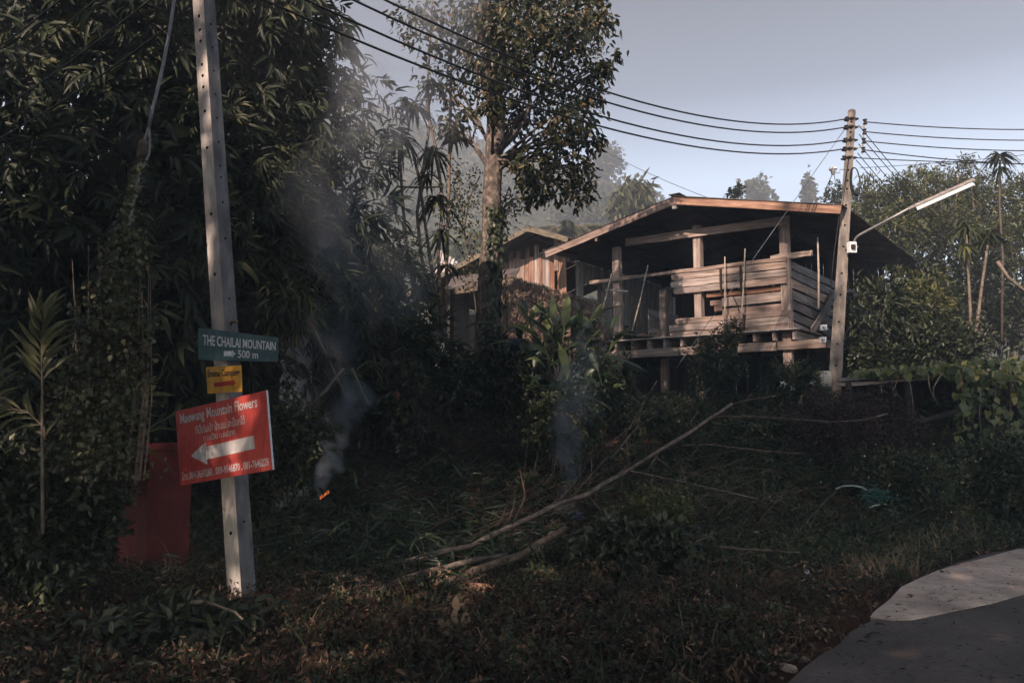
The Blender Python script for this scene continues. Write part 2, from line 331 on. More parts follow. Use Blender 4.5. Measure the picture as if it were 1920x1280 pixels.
def ell_points(n, c, r, shell=.55, lump=.22, seed=0):
    u = sph(n); k = rng.random(n)**.5*(1-shell)+shell
    ph = np.array([seed*1.7, seed*2.3, seed*.9])
    f = 1+lump*(np.sin(u[:,0]*5+ph[0])*np.sin(u[:,1]*4+ph[1])+np.sin(u[:,2]*7+ph[2])*.7*np.sin(u[:,0]*9+ph[1]))
    return np.array(c)+u*np.array(r)*(k*f)[:, None], u
def sprays(O, MD, K, ln, wd, fan=70, step=.35, jit=.25):
    """finger sprays: K leaves fanned round the end of each twig"""
    n = len(O); MD = nrm(MD)
    side = nrm(np.cross(MD, nrm(rng.normal(size=(n,3))*.5+np.array([0,-1,.6]))))
    th = np.radians(np.linspace(-fan, fan, K))[None, :]+rng.normal(size=(n, K))*.12
    D = MD[:, None, :]*np.cos(th)[..., None]+side[:, None, :]*np.sin(th)[..., None]
    D = D+rng.normal(size=(n, K, 3))*jit*.5; D[..., 2] -= .15
    pos = O[:, None, :]+MD[:, None, :]*(step*(.2+.8*np.cos(th)))[..., None]
    N = np.cross(side, MD)[:, None, :]+rng.normal(size=(n, K, 3))*jit
    N = np.where(N[..., 2:3] < 0, -N, N)
    L = np.clip(rng.normal(ln, ln*.2, (n, K)), ln*.5, ln*1.5)*(.7+.3*np.cos(th))*rng.uniform(.55, 1.2, (n, 1)); Wd = L*(wd/ln)*rng.uniform(.75, 1.2, (n, K))
    return pos.reshape(-1, 3), D.reshape(-1, 3), N.reshape(-1, 3), L.ravel(), Wd.ravel()
def up_normals(D, j=.5):
    n = len(D); N = rng.normal(size=(n, 3))*j+np.array([0, -.3, 1.0]); return N

# ================================================================ THE SETTING
RD = np.array([.6095, .7928]); RE = np.array([1.682, 5.052]); RNL = np.array([-.7928, .6095])
def sm(t): t = np.clip(t, 0, 1); return t*t*(3-2*t)
def bendf(s):
    u = np.maximum(0, np.asarray(s, float)-4); return np.where(u < 4, .067*u*u, 1.072+.536*(u-4))
def rdist(x, y):
    """distance left of the road edge"""
    x = np.asarray(x, float); y = np.asarray(y, float)
    return (x-RE[0])*RNL[0]+(y-RE[1])*RNL[1]+bendf((x-RE[0])*RD[0]+(y-RE[1])*RD[1])
def hgt(x, y):
    x = np.asarray(x, float); y = np.asarray(y, float)
    r = rdist(x, y)
    h = 1.95*sm((y-8.7)/9.2)*sm((r-.2)/3.0)
    h = h+np.where(y > 17.5, (y-17.5)*.035, 0)*sm(r/4)
    n = .07*np.sin(x*1.3+y*.7)*np.sin(y*1.7-x*.5)+.035*np.sin(x*4.1+1)*np.sin(y*3.7+2)+.02*np.sin(x*9.3)*np.sin(y*8.1+x)
    return h+(n*sm(r/1.2)+.05*sm(r/.5)*1.0)-.055
def hz(x, y): return float(hgt(x, y))
def hit(px, py, up=0.0):
    d = 3.0
    while d < 60:
        p = at(px, py, d)
        if p.z <= hz(p.x, p.y): break
        d += .04
    p.z = hz(p.x, p.y)+up; return p
def axis_pts(a, b, n0, far, k):
    c = np.linspace(a, b, n0); g = 1.22**np.arange(1, k); e = (b-a)/n0*np.cumsum(g)
    return np.concatenate([(a-e)[::-1], c, b+e])
xs = axis_pts(-13, 15, 190, 0, 36); ys = axis_pts(1.5, 26, 170, 0, 36)
X, Y = np.meshgrid(xs, ys); Zg = hgt(X, Y); nx, ny = len(xs), len(ys)
me = bpy.data.meshes.new('ground')
V = np.stack([X.ravel(), Y.ravel(), Zg.ravel()], 1)
ii = np.arange(ny-1)[:, None]*nx+np.arange(nx-1)[None, :]
Q = np.stack([ii, ii+1, ii+nx+1, ii+nx], -1).reshape(-1, 4)
me.vertices.add(len(V)); me.loops.add(Q.size); me.polygons.add(len(Q))
me.vertices.foreach_set('co', V.astype(np.float32).ravel()); me.loops.foreach_set('vertex_index', Q.ravel().astype(np.int32))
me.polygons.foreach_set('loop_start', (np.arange(len(Q))*4).astype(np.int32)); me.update(calc_edges=True); me.shade_smooth(); me.materials.append(M['soil'])
o = bpy.data.objects.new('ground', me); COL.objects.link(o); o['kind'] = 'structure'
# road and the paler slab on it
def strip(name, outline, z, m, th=.05):
    n = len(outline); b = MB(); b.v = [Vector((p[0], p[1], z)) for p in outline]+[Vector((p[0], p[1], z-th)) for p in outline]
    b.f = [tuple(range(n))]+[(i, i+n, (i+1)%n+n, (i+1)%n) for i in range(n)]
    return b.build(name, m, origin=(outline[0][0], outline[0][1], z-th), kind='structure')
edge = []
for k in range(-40, 90):
    s = k*.35; w = .015*math.sin(s*2.1)+.015*math.sin(s*5.3)+.012*math.sin(s*11)
    p = RE+RD*s+RNL*(w-.02*0); bend = -float(bendf(s))
    p = p+RNL*bend
    edge.append((float(p[0]), float(p[1])))
road_poly = edge+[(edge[-1][0]+5, edge[-1][1]-8), (edge[0][0]+7, edge[0][1]-6)]
strip('road', [(x, y) for x, y in road_poly][::-1], .012, M['road'])
sp = [(1632,1160),(1640,1150),(1668,1128),(1690,1104),(1722,1088),(1760,1072),(1800,1060),(1850,1048),(1900,1034),(1960,1020),(2100,1000)]
sp2 = [(2150,1075),(2020,1090),(1920,1116),(1860,1134),(1800,1146),(1745,1158),(1710,1165),(1670,1166)]
def gpt(px, py, z=0):
    d = 8.0
    for _ in range(30):
        p = at(px, py, d); d = d*(EYE-z)/(EYE-p.z)
    p = at(px, py, d); return (p.x, p.y)
strip('concrete_apron', [gpt(*q) for q in sp2]+[gpt(*q) for q in sp], .022, M['slab'])

# ================================================================ HILLS AND FAR WOODS
def hill(name, prof, d0, depth, m, label=None):
    """ridge with its own depth: profile in degrees of the view at distance d0"""
    b = MB(); xs_ = np.linspace(prof[0][0], prof[-1][0], 70); hs_ = np.interp(xs_, [p[0] for p in prof], [p[1] for p in prof])
    rows = 12
    for j in range(rows+1):
        t = j/rows; k = math.sin(t*math.pi*.5) if t < 1 else 1
        for i, x in enumerate(xs_):
            top = at(x, hs_[i], d0); z0 = 0
            zz = z0+(top.z-z0)*k+math.sin(i*1.1+j*2)*.01*top.z
            b.v.append(Vector((top.x*(1-(1-t)*depth/d0*.3), d0-(1-t)*depth, zz)))
    n = len(xs_)
    for j in range(rows):
        for i in range(n-1): b.f.append((j*n+i, j*n+i+1, (j+1)*n+i+1, (j+1)*n+i))
    return b.build(name, m, origin=(0, d0-depth, 0), smooth=True, kind='structure'), xs_, hs_
M['hillside'] = mat('hillside', (.03,.04,.025), (.07,.08,.045), .2, .95, 0)
h1, hx, hh = hill('hill', [(300,330),(560,300),(700,268),(790,288),(850,318),(900,330),(1000,372),(1100,392),(1180,420),(1300,500),(1500,560),(1800,600),(2300,640)], 180, 115, M['hillside'])
# wooded cover of the hill, one mass
n = 26000; t = rng.random(n)**.7; xi = rng.random(n)*1500+400
hy = np.interp(xi, hx, hh); k = np.sin(t*math.pi*.5)
P = np.zeros((n, 3)); topx = (xi-960)/F*180; topz = np.array([at(a, b, 180).z for a, b in zip(xi, hy)])
P[:,0] = topx*(1-(1-t)*115/180*.3); P[:,1] = 180-(1-t)*115; P[:,2] = topz*k
cl = rng.random(n)
P[:,0] += 2*np.sin(P[:,1]*.4)+rng.normal(size=n)*1.2; P[:,2] += np.abs(rng.normal(size=n))*.9+1.6*np.abs(np.sin(P[:,0]*.33)*np.sin(P[:,1]*.27+1))
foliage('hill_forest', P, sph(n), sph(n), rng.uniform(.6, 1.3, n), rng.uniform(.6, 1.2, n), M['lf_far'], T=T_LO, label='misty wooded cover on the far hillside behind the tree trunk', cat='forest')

def tree(name, label, base, top, crowns, n, leaf, m, trunk_r=.2, bark='bark_dark', K=1, origin=None, split=0, T=T_LO, group=None, droop=.3, cat='tree', trunk=True, shell=.35, lump=.3, minpx=14, wr=.5):
    r = thing(name, label, cat, base, group)
    if trunk:
        b0 = Vector(base); t0 = Vector(top); pts = []
        for i in range(8):
            t = i/7; p = b0.lerp(t0, t); p.x += math.sin(t*5+base[0])*.03*(t0-b0).length*.3; pts.append(p)
        pts[0] = b0-Vector((0,0,.2))
        tube('trunk', pts, [trunk_r*(1-.6*i/7) for i in range(8)], M[bark], r, n=10)
        bb = MB()
        for c, rr in crowns:
            c = Vector(c); s = b0.lerp(t0, min(.95, max(.25, (c.z-b0.z)/max(.1, (t0.z-b0.z))-.25)))
            mid = s.lerp(c, .5)+Vector((0, 0, .1)); bb.tube([s, mid, c], [trunk_r*.4, trunk_r*.25, trunk_r*.1], 5)
            for q in range(4):
                e = c+Vector((random.uniform(-1,1)*rr[0], random.uniform(-1,1)*rr[1], random.uniform(-.6,1)*rr[2]))*.8
                bb.tube([mid, (mid+e)/2+Vector((0,0,.05)), e], [trunk_r*.18, trunk_r*.1, trunk_r*.04], 4)
        bb.build('limb', M[bark], r)
    Bs, Ds = [], []
    vol = np.array([rr[0]*rr[2] for c, rr in crowns]); vol = vol/vol.sum()
    for k, (c, rr) in enumerate(crowns):
        p, u = ell_points(max(20, int(n*vol[k])), c, rr, shell, lump, seed=k+base[0]); Bs.append(p); Ds.append(u)
    B = np.concatenate(Bs); U = np.concatenate(Ds)
    D = nrm(U*.7+rng.normal(size=B.shape)*.7); D[:,2] -= droop
    n_ = len(B); L = np.clip(rng.normal(leaf, leaf*.25, n_), leaf*.4, leaf*1.6)
    foliage('crown', B, D, up_normals(D, .7), L, L*wr*rng.uniform(.8, 1.2, n_), m, r, T=T, split=split, minpx=minpx, tint=rng.random(n_)**1.3)
    return r
def c3(px, py, d): p = at(px, py, d); return (p.x, p.y, p.z)
def far_tree(name, label, px, py, d, rpx, n, leaf, m, conifer=False, group='hazy trees beyond the houses'):
    k_ = 1.5 if d > 50 else 1.3; d *= k_; leaf *= k_
    top = at(px, py, d); R = rpx/F*d; base = (top.x, d, 2.2)
    if conifer: cr = [((top.x, d, top.z-R*(.6+1.1*k)), (R*(.25+.22*k), R*(.25+.22*k), R*.8)) for k in range(4)]
    else: cr = [((top.x+random.uniform(-.5,.5)*R, d+random.uniform(-.4,.4)*R, top.z-R*(.6+.55*k)), (R*.7, R*.7, R*.6)) for k in range(5)]
    return tree(name, label, base, (top.x, d, top.z-R), cr, n, leaf, m, trunk_r=R*.12, group=group, shell=.1, lump=.5, wr=.8)
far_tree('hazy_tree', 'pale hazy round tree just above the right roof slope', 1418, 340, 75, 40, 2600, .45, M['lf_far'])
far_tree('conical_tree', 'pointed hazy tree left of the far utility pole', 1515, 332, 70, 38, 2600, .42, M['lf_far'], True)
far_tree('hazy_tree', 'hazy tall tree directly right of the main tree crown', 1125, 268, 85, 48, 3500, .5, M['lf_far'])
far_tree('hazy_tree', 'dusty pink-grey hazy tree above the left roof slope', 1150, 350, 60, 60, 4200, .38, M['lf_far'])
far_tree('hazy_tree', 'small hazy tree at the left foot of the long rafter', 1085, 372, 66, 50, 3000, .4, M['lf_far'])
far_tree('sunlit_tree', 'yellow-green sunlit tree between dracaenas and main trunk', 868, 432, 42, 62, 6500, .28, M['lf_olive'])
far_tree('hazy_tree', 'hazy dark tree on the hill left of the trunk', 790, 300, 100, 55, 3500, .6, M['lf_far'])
# drooping bamboo plume in the haze
r = thing('hazy_bamboo', 'hazy bamboo culm with a drooping curled plume above the roof', 'bamboo', tuple(at(1150, 470, 45)))
cp = [at(x, y, 45) for x, y in [(1152,440),(1158,400),(1168,372),(1182,354),(1195,350),(1203,360),(1204,378)]]
tube('stem', cp, [.18,.16,.13,.1,.07,.04,.02], M['stem_pale'], r)
P = np.concatenate([np.array(cp[i])+(np.array(cp[i+1])-np.array(cp[i]))*rng.random((170, 1))+rng.normal(size=(170, 3))*.32 for i in range(1, 6)])
D = rng.normal(size=P.shape)*.5; D[:,2] -= 1
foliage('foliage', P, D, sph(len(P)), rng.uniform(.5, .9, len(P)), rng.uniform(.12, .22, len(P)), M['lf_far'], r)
# far palm
r = thing('distant_palm', 'small misty palm crown behind the junction of two roofs', 'palm', (at(1070,470,40).x, 40, 2.4))
pc = at(1068, 432, 40); tube('trunk', [(pc.x, 40, 2.2), (pc.x, 40, pc.z)], [.15, .12], M['bark_dark'], r)
for k in range(13):
    a = 2*math.pi*k/13+.2; pts = [Vector((pc.x+math.cos(a)*1.7*t, 40+math.sin(a)*1.7*t, pc.z+.9*t-1.5*t*t*(1 if k%3 else .5))) for t in np.linspace(0, 1, 6)]
    fr = tube('frond', pts, [.03,.025,.02,.02,.015,.01], M['stem_pale'], r, n=4)
    Bq, Dq = [], []
    for j in range(24):
        t = .1+.9*j/24; p = pts[min(4, int(t*5))].lerp(pts[min(5, int(t*5)+1)], t*5-int(t*5))
        for sg in (-1, 1): Bq.append(p); Dq.append((-math.sin(a)*sg+math.cos(a)*.6, math.cos(a)*sg+math.sin(a)*.6, -.6))
    foliage('leaflets', np.array(Bq), np.array(Dq), up_normals(np.array(Dq), .2), np.full(len(Bq), .5), np.full(len(Bq), .07), M['lf_far'], fr)

# ================================================================ WOODEN HOUSE
OX, OY = 6.07, 17.5; UX, UY = -.794, .608; VX, VY = .608, .794
def H(a, b, z): return Vector((OX+UX*a+VX*b, OY+UY*a+VY*b, z))
NF = Vector((-VX, -VY, 0)); NR = Vector((-UX, -UY, 0)); UZ = Vector((0,0,1))
house = thing('wooden_house', 'weathered open-sided wooden house on stilts with low gable roof', 'house', H(2.1, 3.5, 1.8))
def hpost(a, b, z0, z1, w=.19, m='wood', par=None):
    return board('post', H(a, b, z0), H(a, b, z1), w, w*.9, NF, M[m], par or house, seg=6, jit=.008)
def hplank(a0, a1, b, z0, z1, m='wood', t=.035, par=None, rs=False, zs=0):
    """horizontal plank from a0 to a1"""
    zc = (z0+z1)/2
    return board('plank', H(a0, b, zc), H(a1, b, zc+zs), z1-z0, t, NF, M[m], par or house, seg=6, jit=.007, round_start=rs)
for a in (0, 2.06, 4.27):
    hpost(a, .0, 1.5, 6.2 if a == 2.06 else 5.98)
for a in (0, 2.06, 4.27):
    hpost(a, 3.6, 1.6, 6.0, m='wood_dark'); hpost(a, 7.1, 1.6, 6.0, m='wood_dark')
hpost(3.3, .62, 3.56, 4.86, .17); hpost(3.3, .62, 1.6, 3.12, .17); hpost(1.0, 1.6, 1.6, 3.12, .17, 'wood_dark')
# floor beams, joists, floor boards
board('beam', H(-.85, -.14, 3.22), H(.18, -.14, 3.22), .19, .07, NF, M['wood'], house, jit=.006)
board('beam', H(.2, -.14, 3.215), H(5.1, -.14, 3.215), .2, .07, NF, M['wood'], house, seg=8, jit=.01)
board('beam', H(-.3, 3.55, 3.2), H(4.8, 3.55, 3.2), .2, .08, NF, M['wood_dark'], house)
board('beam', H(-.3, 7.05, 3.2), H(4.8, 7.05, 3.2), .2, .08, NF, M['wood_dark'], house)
for k in range(12):
    a = -.2+k*.44; board('joist', H(a, -.22, 3.43), H(a, 7.2, 3.43), .2, .06, NR, M['wood'], house, seg=2, jit=.004)
for k in range(30):
    b = -.2+k*.25; board('floorboard', H(-.3, b, 3.557), H(4.95, b, 3.557), .235, .028, UZ, M['wood_dark'] if k > 0 else M['wood_grey'], house, seg=2, jit=.005)
# rail and tie beams
board('rail', H(5.0, -.15, 5.13), H(-.08, -.15, 5.13), .09, .05, NF, M['wood'], house, seg=8, jit=.008)
board('tie_beam', H(-.15, -.12, 5.99), H(3.95, -.12, 6.04), .19, .06, NF, M['wood'], house, seg=8, jit=.01)
board('tie_beam', H(-.6, -.05, 5.2), H(.3, -.05, 5.2), .12, .08, NF, M['wood'], house, label='short beam stub jutting out right of the corner post')
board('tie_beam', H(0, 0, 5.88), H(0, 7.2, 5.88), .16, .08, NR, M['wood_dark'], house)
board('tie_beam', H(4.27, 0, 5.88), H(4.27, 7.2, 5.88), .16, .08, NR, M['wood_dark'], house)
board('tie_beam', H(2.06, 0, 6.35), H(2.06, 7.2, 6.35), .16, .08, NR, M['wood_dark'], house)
AP, ZR, ZE = 2.24, 6.76, 5.94
def zroof(a): return ZR-(abs(a-AP)/3.67)*(ZR-ZE)
# front planks: upper band in three lengths
for z0, z1, e in ((4.925,5.085,2.70),(4.755,4.915,2.72),(4.585,4.745,2.66)):
    hplank(e, 1.46, -.13, z0, z1, 'wood', rs=True, zs=random.uniform(-.01,.01)); hplank(1.43, .985, -.13, z0+.004, z1, 'wood'); hplank(.95, -.06, -.13, z0, z1-.003, 'wood')
hplank(1.86, .12, -.03, 4.45, 4.56, 'wood_red'); hplank(1.5, .12, .0, 4.2, 4.42, 'wood', zs=.02)
hplank(1.78, 1.52, .0, 4.26, 4.38, 'wood_red'); hplank(1.7, 1.5, .01, 4.12, 4.25, 'wood_red'); hplank(1.5, .12, .01, 3.98, 4.17, 'wood_red')
for z0, z1, e in ((3.87,4.0,2.62),(3.69,3.865,2.78),(3.51,3.685,2.76)):
    hplank(e, -.09, -.135, z0, z1, 'wood', rs=True)
board('batten', H(1.445, -.17, 4.5), H(1.445, -.17, 5.1), .04, .03, NF, M['wood_dark'], house); board('batten', H(.968, -.17, 4.5), H(.968, -.17, 5.1), .04, .03, NF, M['wood_dark'], house)
board('batten', H(.92, -.18, 3.5), H(.9, -.18, 3.98), .05, .03, NF, M['wood_dark'], house)
# right side wall planks, sagging
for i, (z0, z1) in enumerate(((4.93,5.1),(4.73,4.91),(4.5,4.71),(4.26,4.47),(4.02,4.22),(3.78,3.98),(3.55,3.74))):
    mm = 'wood_red' if i == 2 else 'wood_shaded'
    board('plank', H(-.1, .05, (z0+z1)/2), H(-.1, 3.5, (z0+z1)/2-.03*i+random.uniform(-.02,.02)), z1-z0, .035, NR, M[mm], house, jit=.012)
    board('plank', H(-.1, 3.55, (z0+z1)/2), H(-.1, 7.1, (z0+z1)/2), z1-z0, .035, NR, M['wood_shaded'], house, jit=.012)
board('brace', H(-.22, 1.0, 3.6), H(-.22, 3.0, 4.75), .2, .03, NR, M['wood_shaded'], house, jit=.006)
# back and left walls, partly boarded: dark interior
for k in range(30):
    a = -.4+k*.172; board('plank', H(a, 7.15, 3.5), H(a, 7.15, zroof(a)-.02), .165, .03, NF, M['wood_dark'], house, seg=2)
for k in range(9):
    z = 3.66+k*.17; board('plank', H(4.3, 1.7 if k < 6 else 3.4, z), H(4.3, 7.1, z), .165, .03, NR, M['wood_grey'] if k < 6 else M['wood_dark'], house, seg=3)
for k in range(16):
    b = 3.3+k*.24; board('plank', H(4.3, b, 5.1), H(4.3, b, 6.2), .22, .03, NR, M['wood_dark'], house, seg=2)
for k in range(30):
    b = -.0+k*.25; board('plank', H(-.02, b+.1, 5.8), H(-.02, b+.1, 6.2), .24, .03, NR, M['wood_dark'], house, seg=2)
for k in range(30):  # dark boards added so the space under the floor stays black
    a = -.4+k*.18; board('plank', H(a, 5.2, 1.5), H(a, 5.2, 3.32), .175, .03, NF, M['wood_dark'], house, seg=2)  # added planks, only there to keep the space under the floor black
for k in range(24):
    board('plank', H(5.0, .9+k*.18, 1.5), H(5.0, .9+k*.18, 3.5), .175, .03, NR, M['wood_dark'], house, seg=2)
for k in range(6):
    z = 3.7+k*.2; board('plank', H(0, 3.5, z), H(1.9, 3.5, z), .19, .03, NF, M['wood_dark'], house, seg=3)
# roof
AP, ZR, ZE = 2.24, 6.76, 5.94
def zroof(a): return ZR-(abs(a-AP)/3.67)*(ZR-ZE)
def corrugated(a0, a1, b0, b1, zf, nm, par, pitch=.076, amp=.011, th=.006, m='roof'):
    b = MB(); nb = int((b1-b0)/pitch*2); rows = []
    for j, a in enumerate((a0, a1)):
        for k in range(nb+1):
            bb = b0+(b1-b0)*k/nb; b.v.append(H(a, bb, zf(a)+(amp if k%2 else -amp)))
        for k in range(nb+1):
            bb = b0+(b1-b0)*k/nb; b.v.append(H(a, bb, zf(a)+(amp if k%2 else -amp)-th))
    n = nb+1
    for k in range(nb):
        b.f.append((k, k+1, 2*n+k+1, 2*n+k)); b.f.append((n+k, 3*n+k, 3*n+k+1, n+k+1))
    b.f.append((0, 2*n, 3*n, n)); b.f.append((nb, n+nb, 3*n+nb, 2*n+nb))
    return b.build(nm, M[m], par)
for i in range(10):
    for a0, a1 in ((AP, AP-3.72), (AP, AP+3.72)):
        b0 = -.86+i*1.0; corrugated(a0, a1, b0, b0+1.16, lambda a, i=i: zroof(a)+.03+.012*(i%2), 'roof_sheet', house, pitch=.12)
corr = board('ridge_cap', H(AP, -.86, ZR+.062), H(AP, 8.2, ZR+.062), .30, .02, UZ, M['roof'], house)
def barge(a0, a1, b, zo, w, m, nm='barge_board', par=house, zf=zroof):
    return board(nm, H(a0, b, zf(a0)+zo), H(a1, b, zf(a1)+zo), w, .035, NF, M[m], par, seg=8, jit=.006)
barge(AP-.02, AP+3.66, -.84, -.085, .17, 'wood_red'); barge(AP+.02, AP-3.68, -.84, -.085, .17, 'wood_red')
for b in (.05, 1.8, 3.6, 5.4, 7.2):
    barge(AP, AP+3.5, b, -.13, .13, 'wood_dark', 'rafter'); barge(AP, AP-3.5, b, -.13, .13, 'wood_dark', 'rafter')
for a in (AP-3.3, AP-2.2, AP-1.1, AP+.0, AP+1.1, AP+2.2, AP+3.3):
    board('purlin', H(a, -.8, zroof(a)-.045-(.03 if a == AP else 0)), H(a, 8.1, zroof(a)-.045-(.03 if a == AP else 0)), .05, .06, UZ, M['wood_dark'], house, seg=2)
board('purlin_stub', H(AP+2.15, -.8, 6.02), H(AP+2.15, -.8, 6.14), .05, .05, NF, M['wood_red'], house)
board('purlin_stub', H(AP+.02, -.8, 6.48), H(AP+.02, -.8, 6.62), .1, .07, NF, M['wood_grey'], house)
# things on and against the house
def stick(label, x0, y0, x1, y1, d, r=.018, m='bamboo_pole', name='bamboo_pole', d2=None, group=None):
    return tube(name, [at(x0, y0, d), at((x0+x1)/2+1, (y0+y1)/2, (d+(d2 or d))/2), at(x1, y1, d2 or d)], [r*1.15, r, r*.8], M[m], n=7, label=label, cat='pole', group=group)
stick('thin upright bamboo pole in front of the upper planks, left of its twin', 1358, 640, 1359, 481, 17.95)
stick('slightly slanting bamboo pole to the right of its twin at the upper planks', 1388, 625, 1397, 466, 17.75)
stick('bamboo pole leaning behind the rail right of the left post', 1185, 622, 1215, 497, 19.3)
stick('thin upright bamboo pole right of the house corner post', 1535, 578, 1533, 445, 16.9, r=.022)
stick('short slanting bamboo pole beside the broad-leaved clump', 1124, 600, 1147, 512, 19.2)
stick('short dark stick leaning across the lower orange plank', 1387, 587, 1375, 556, 17.7, .013, 'wood_dark', 'stick')
stick('horizontal weathered pole left of the left front post', 1135, 544, 1178, 546, 19.4, .025, 'wood_grey', 'stick')
hb = MB(); 
for k in range(10):
    a0 = math.pi*k/9
hat = MB(); c = at(1207, 640, 19.3); ring = []
for j, (rr, zz) in enumerate(((.17,0),(.15,.04),(.1,.07),(.03,.085))):
    for k in range(12): hat.v.append(Vector((c.x+rr*math.cos(k*math.pi/6), c.y+rr*math.sin(k*math.pi/6), 3.60+zz)))
for j in range(3):
    for k in range(12): hat.f.append((j*12+k, j*12+(k+1)%12, j*12+12+(k+1)%12, j*12+12+k))
hat.f.append(tuple(36+k for k in range(12))); hat.f.append(tuple(range(12))[::-1])
hat.build('basket', M['bark_dark'], label='small overturned basket on the floor edge by the left post', cat='basket')

# ================================================================ SECOND HOUSE
h2 = thing('plank_house', 'second wooden house with upright plank walls behind the tree', 'house', H(8.2, 3, 2.0))
A2, Z2 = 6.65, 6.76
def zroof2(a): return Z2-(a-A2)*.30 if a > A2 else Z2-(A2-a)*.38
tops = []
a = 6.34; k = 0
while a < 8.25:
    w = random.uniform(.12, .17); top = 6.15+random.uniform(-.08, .02)
    if k in (4, 6, 8, 10): top += .28
    if k in (2,): top = 6.3
    board('plank', H(a+w/2, .2-(.02 if k%2 else 0), 4.3), H(a+w/2, .2-(.02 if k%2 else 0), top), w*.97, .03, NF, M['wood_red' if k%3 != 1 else 'wood'], h2, seg=4, jit=.006); a += w; k += 1
for aa, top in ((6.12, 6.18), (5.98, 6.12)):
    board('plank', H(aa, .12, 4.4), H(aa, .12, top), .15, .03, NF, M['wood_red'], h2, seg=4)
board('plank', H(6.2, .08, 5.6), H(6.2, .08, 6.55), .13, .03, NF, M['wood_red'], h2, seg=4)
b = .75; k = 0
while b < 7.5:
    w = random.uniform(.13, .19); top = (6.08-.055*b if b < 1.9 else 6.2)+random.uniform(-.02, .02)
    z0 = 4.2
    if 1.0 < b < 1.75:  # low opening
        board('plank', H(6.0, b+w/2, 5.42), H(6.0, b+w/2, top), w*.97, .03, NR, M['wood_grey'], h2, seg=3, jit=.006)
        board('plank', H(6.0, b+w/2, 4.1), H(6.0, b+w/2, 5.0), w*.97, .03, NR, M['wood_grey'], h2, seg=3, jit=.006)
    else:
        board('plank', H(6.0-(.02 if k%2 else 0), b+w/2, 3.6), H(6.0-(.02 if k%2 else 0), b+w/2, top), w*.97, .03, NR, M[('wood_pale','wood_pale','wood','wood_pale','wood_grey')[k%5] if b < 3 else 'wood_pale'], h2, seg=4, jit=.006)
    b += w; k += 1
board('rail', H(6.04, .2, 5.95), H(6.04, .9, 5.95), .12, .05, NR, M['wood'], h2)
board('rail', H(6.04, .2, 4.95), H(6.04, .9, 4.95), .12, .05, NR, M['wood'], h2)
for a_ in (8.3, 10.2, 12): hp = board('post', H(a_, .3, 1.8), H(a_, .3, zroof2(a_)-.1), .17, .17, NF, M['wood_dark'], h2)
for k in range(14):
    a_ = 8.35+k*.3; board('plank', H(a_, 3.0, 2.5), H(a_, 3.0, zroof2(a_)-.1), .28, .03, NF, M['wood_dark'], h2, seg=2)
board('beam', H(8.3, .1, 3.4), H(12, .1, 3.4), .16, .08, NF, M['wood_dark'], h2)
for i in range(7):
    b0 = -.62+i*1.0
    corrugated(A2, 5.75, b0, b0+1.03, lambda a, i=i: zroof2(a)+.03+.012*(i%2), 'roof_sheet', h2, pitch=.12)
    corrugated(A2, 11.6, b0, b0+1.03, lambda a, i=i: zroof2(a)+.03+.012*(i%2), 'roof_sheet', h2, pitch=.12)
barge(A2-.02, 11.5, -.6, -.05, .14, 'moss_board', par=h2, zf=zroof2); barge(A2+.02, 5.36, -.6, -.05, .14, 'moss_board', par=h2, zf=zroof2)
barge(A2, 11.3, -.1, -.12, .1, 'wood_dark', 'rafter', h2, zroof2)
# low lean-to roof edge left of the trunk
lt = thing('lean_to', 'low mossy lean-to roof edge left of the big tree trunk', 'lean-to', at(860, 640, 18))
board('eave_board', at(835, 549, 18.4), at(965, 527, 17.8), .15, .04, (-.5,-.8,0), M['moss_board'], lt, seg=6)
rb = MB(); rb.quad_box([at(835,546,18.4), at(965,525,17.8), at(975,505,20.0), at(848,522,20.6)]+[at(835,549,18.4)+Vector((0,0,.06)), at(965,529,17.8)+Vector((0,0,.07)), at(975,505,20.0)+Vector((0,0,.04)), at(848,522,20.6)+Vector((0,0,.04))]); rb.build('roof_panel', M['roof'], lt)
for x in (848, 950): board('post', at(x, 545, 18.3), Vector((at(x,545,18.3).x, 18.3, 1.8)), .1, .1, (0,-1,0), M['wood_dark'], lt)
# corrugated roof corner far left
cr = thing('shed_roof', 'grey corrugated roof corner peeking left of the plank house', 'shed', at(838, 560, 26))
for i in range(7):
    board('roof_rib', at(826+i*6, 470+i*4, 25)+Vector((0,0,0)), at(818+i*5, 512+i*2, 23.6), .1, .03, (0,-.3,1), M['wood_grey'], cr, seg=2)
board('wall_panel', at(845, 505, 25.4), at(845, 640, 25.4), 1.2, .05, (0,-1,0), M['wood_dark'], cr, seg=2)
# thatched lean-to
th = thing('thatched_shelter', 'collapsing brown thatched shelter in front of the plank walls', 'shelter', Vector((at(1030,640,18).x, 18, 1.9)))
pA, pB = at(948, 516, 18.2), at(1125, 572, 17.6); pC, pD = at(1135, 640, 16.2), at(915, 625, 16.6)
rb = MB(); dn = Vector((0,0,-.05)); rb.quad_box([pA+dn*2, pD+dn*2, pC+dn*2, pB+dn*2, pA+dn, pD+dn, pC+dn, pB+dn]); rb.build('roof_panel', M['wood_dark'], th)
n = 9000; s_, t_ = rng.random(n), rng.random(n)
Aa, Bb, Cc, Dd = map(np.array, (pA, pB, pC, pD))
P = (Aa*(1-s_)[:,None]+Bb*s_[:,None])*(1-t_)[:,None]+(Dd*(1-s_)[:,None]+Cc*s_[:,None])*t_[:,None]
P[:,2] += rng.random(n)*.07+.05*np.sin(s_*20)*np.sin(t_*9)
dd = nrm(Dd-Aa); D = dd+rng.normal(size=(n,3))*.32; foliage('thatch', P, D, np.tile([0,-.3,1.], (n,1))+rng.normal(size=(n,3))*.4, rng.uniform(.12,.4,n), rng.uniform(.012,.035,n), M['thatch'], th, T=T_BLADE)
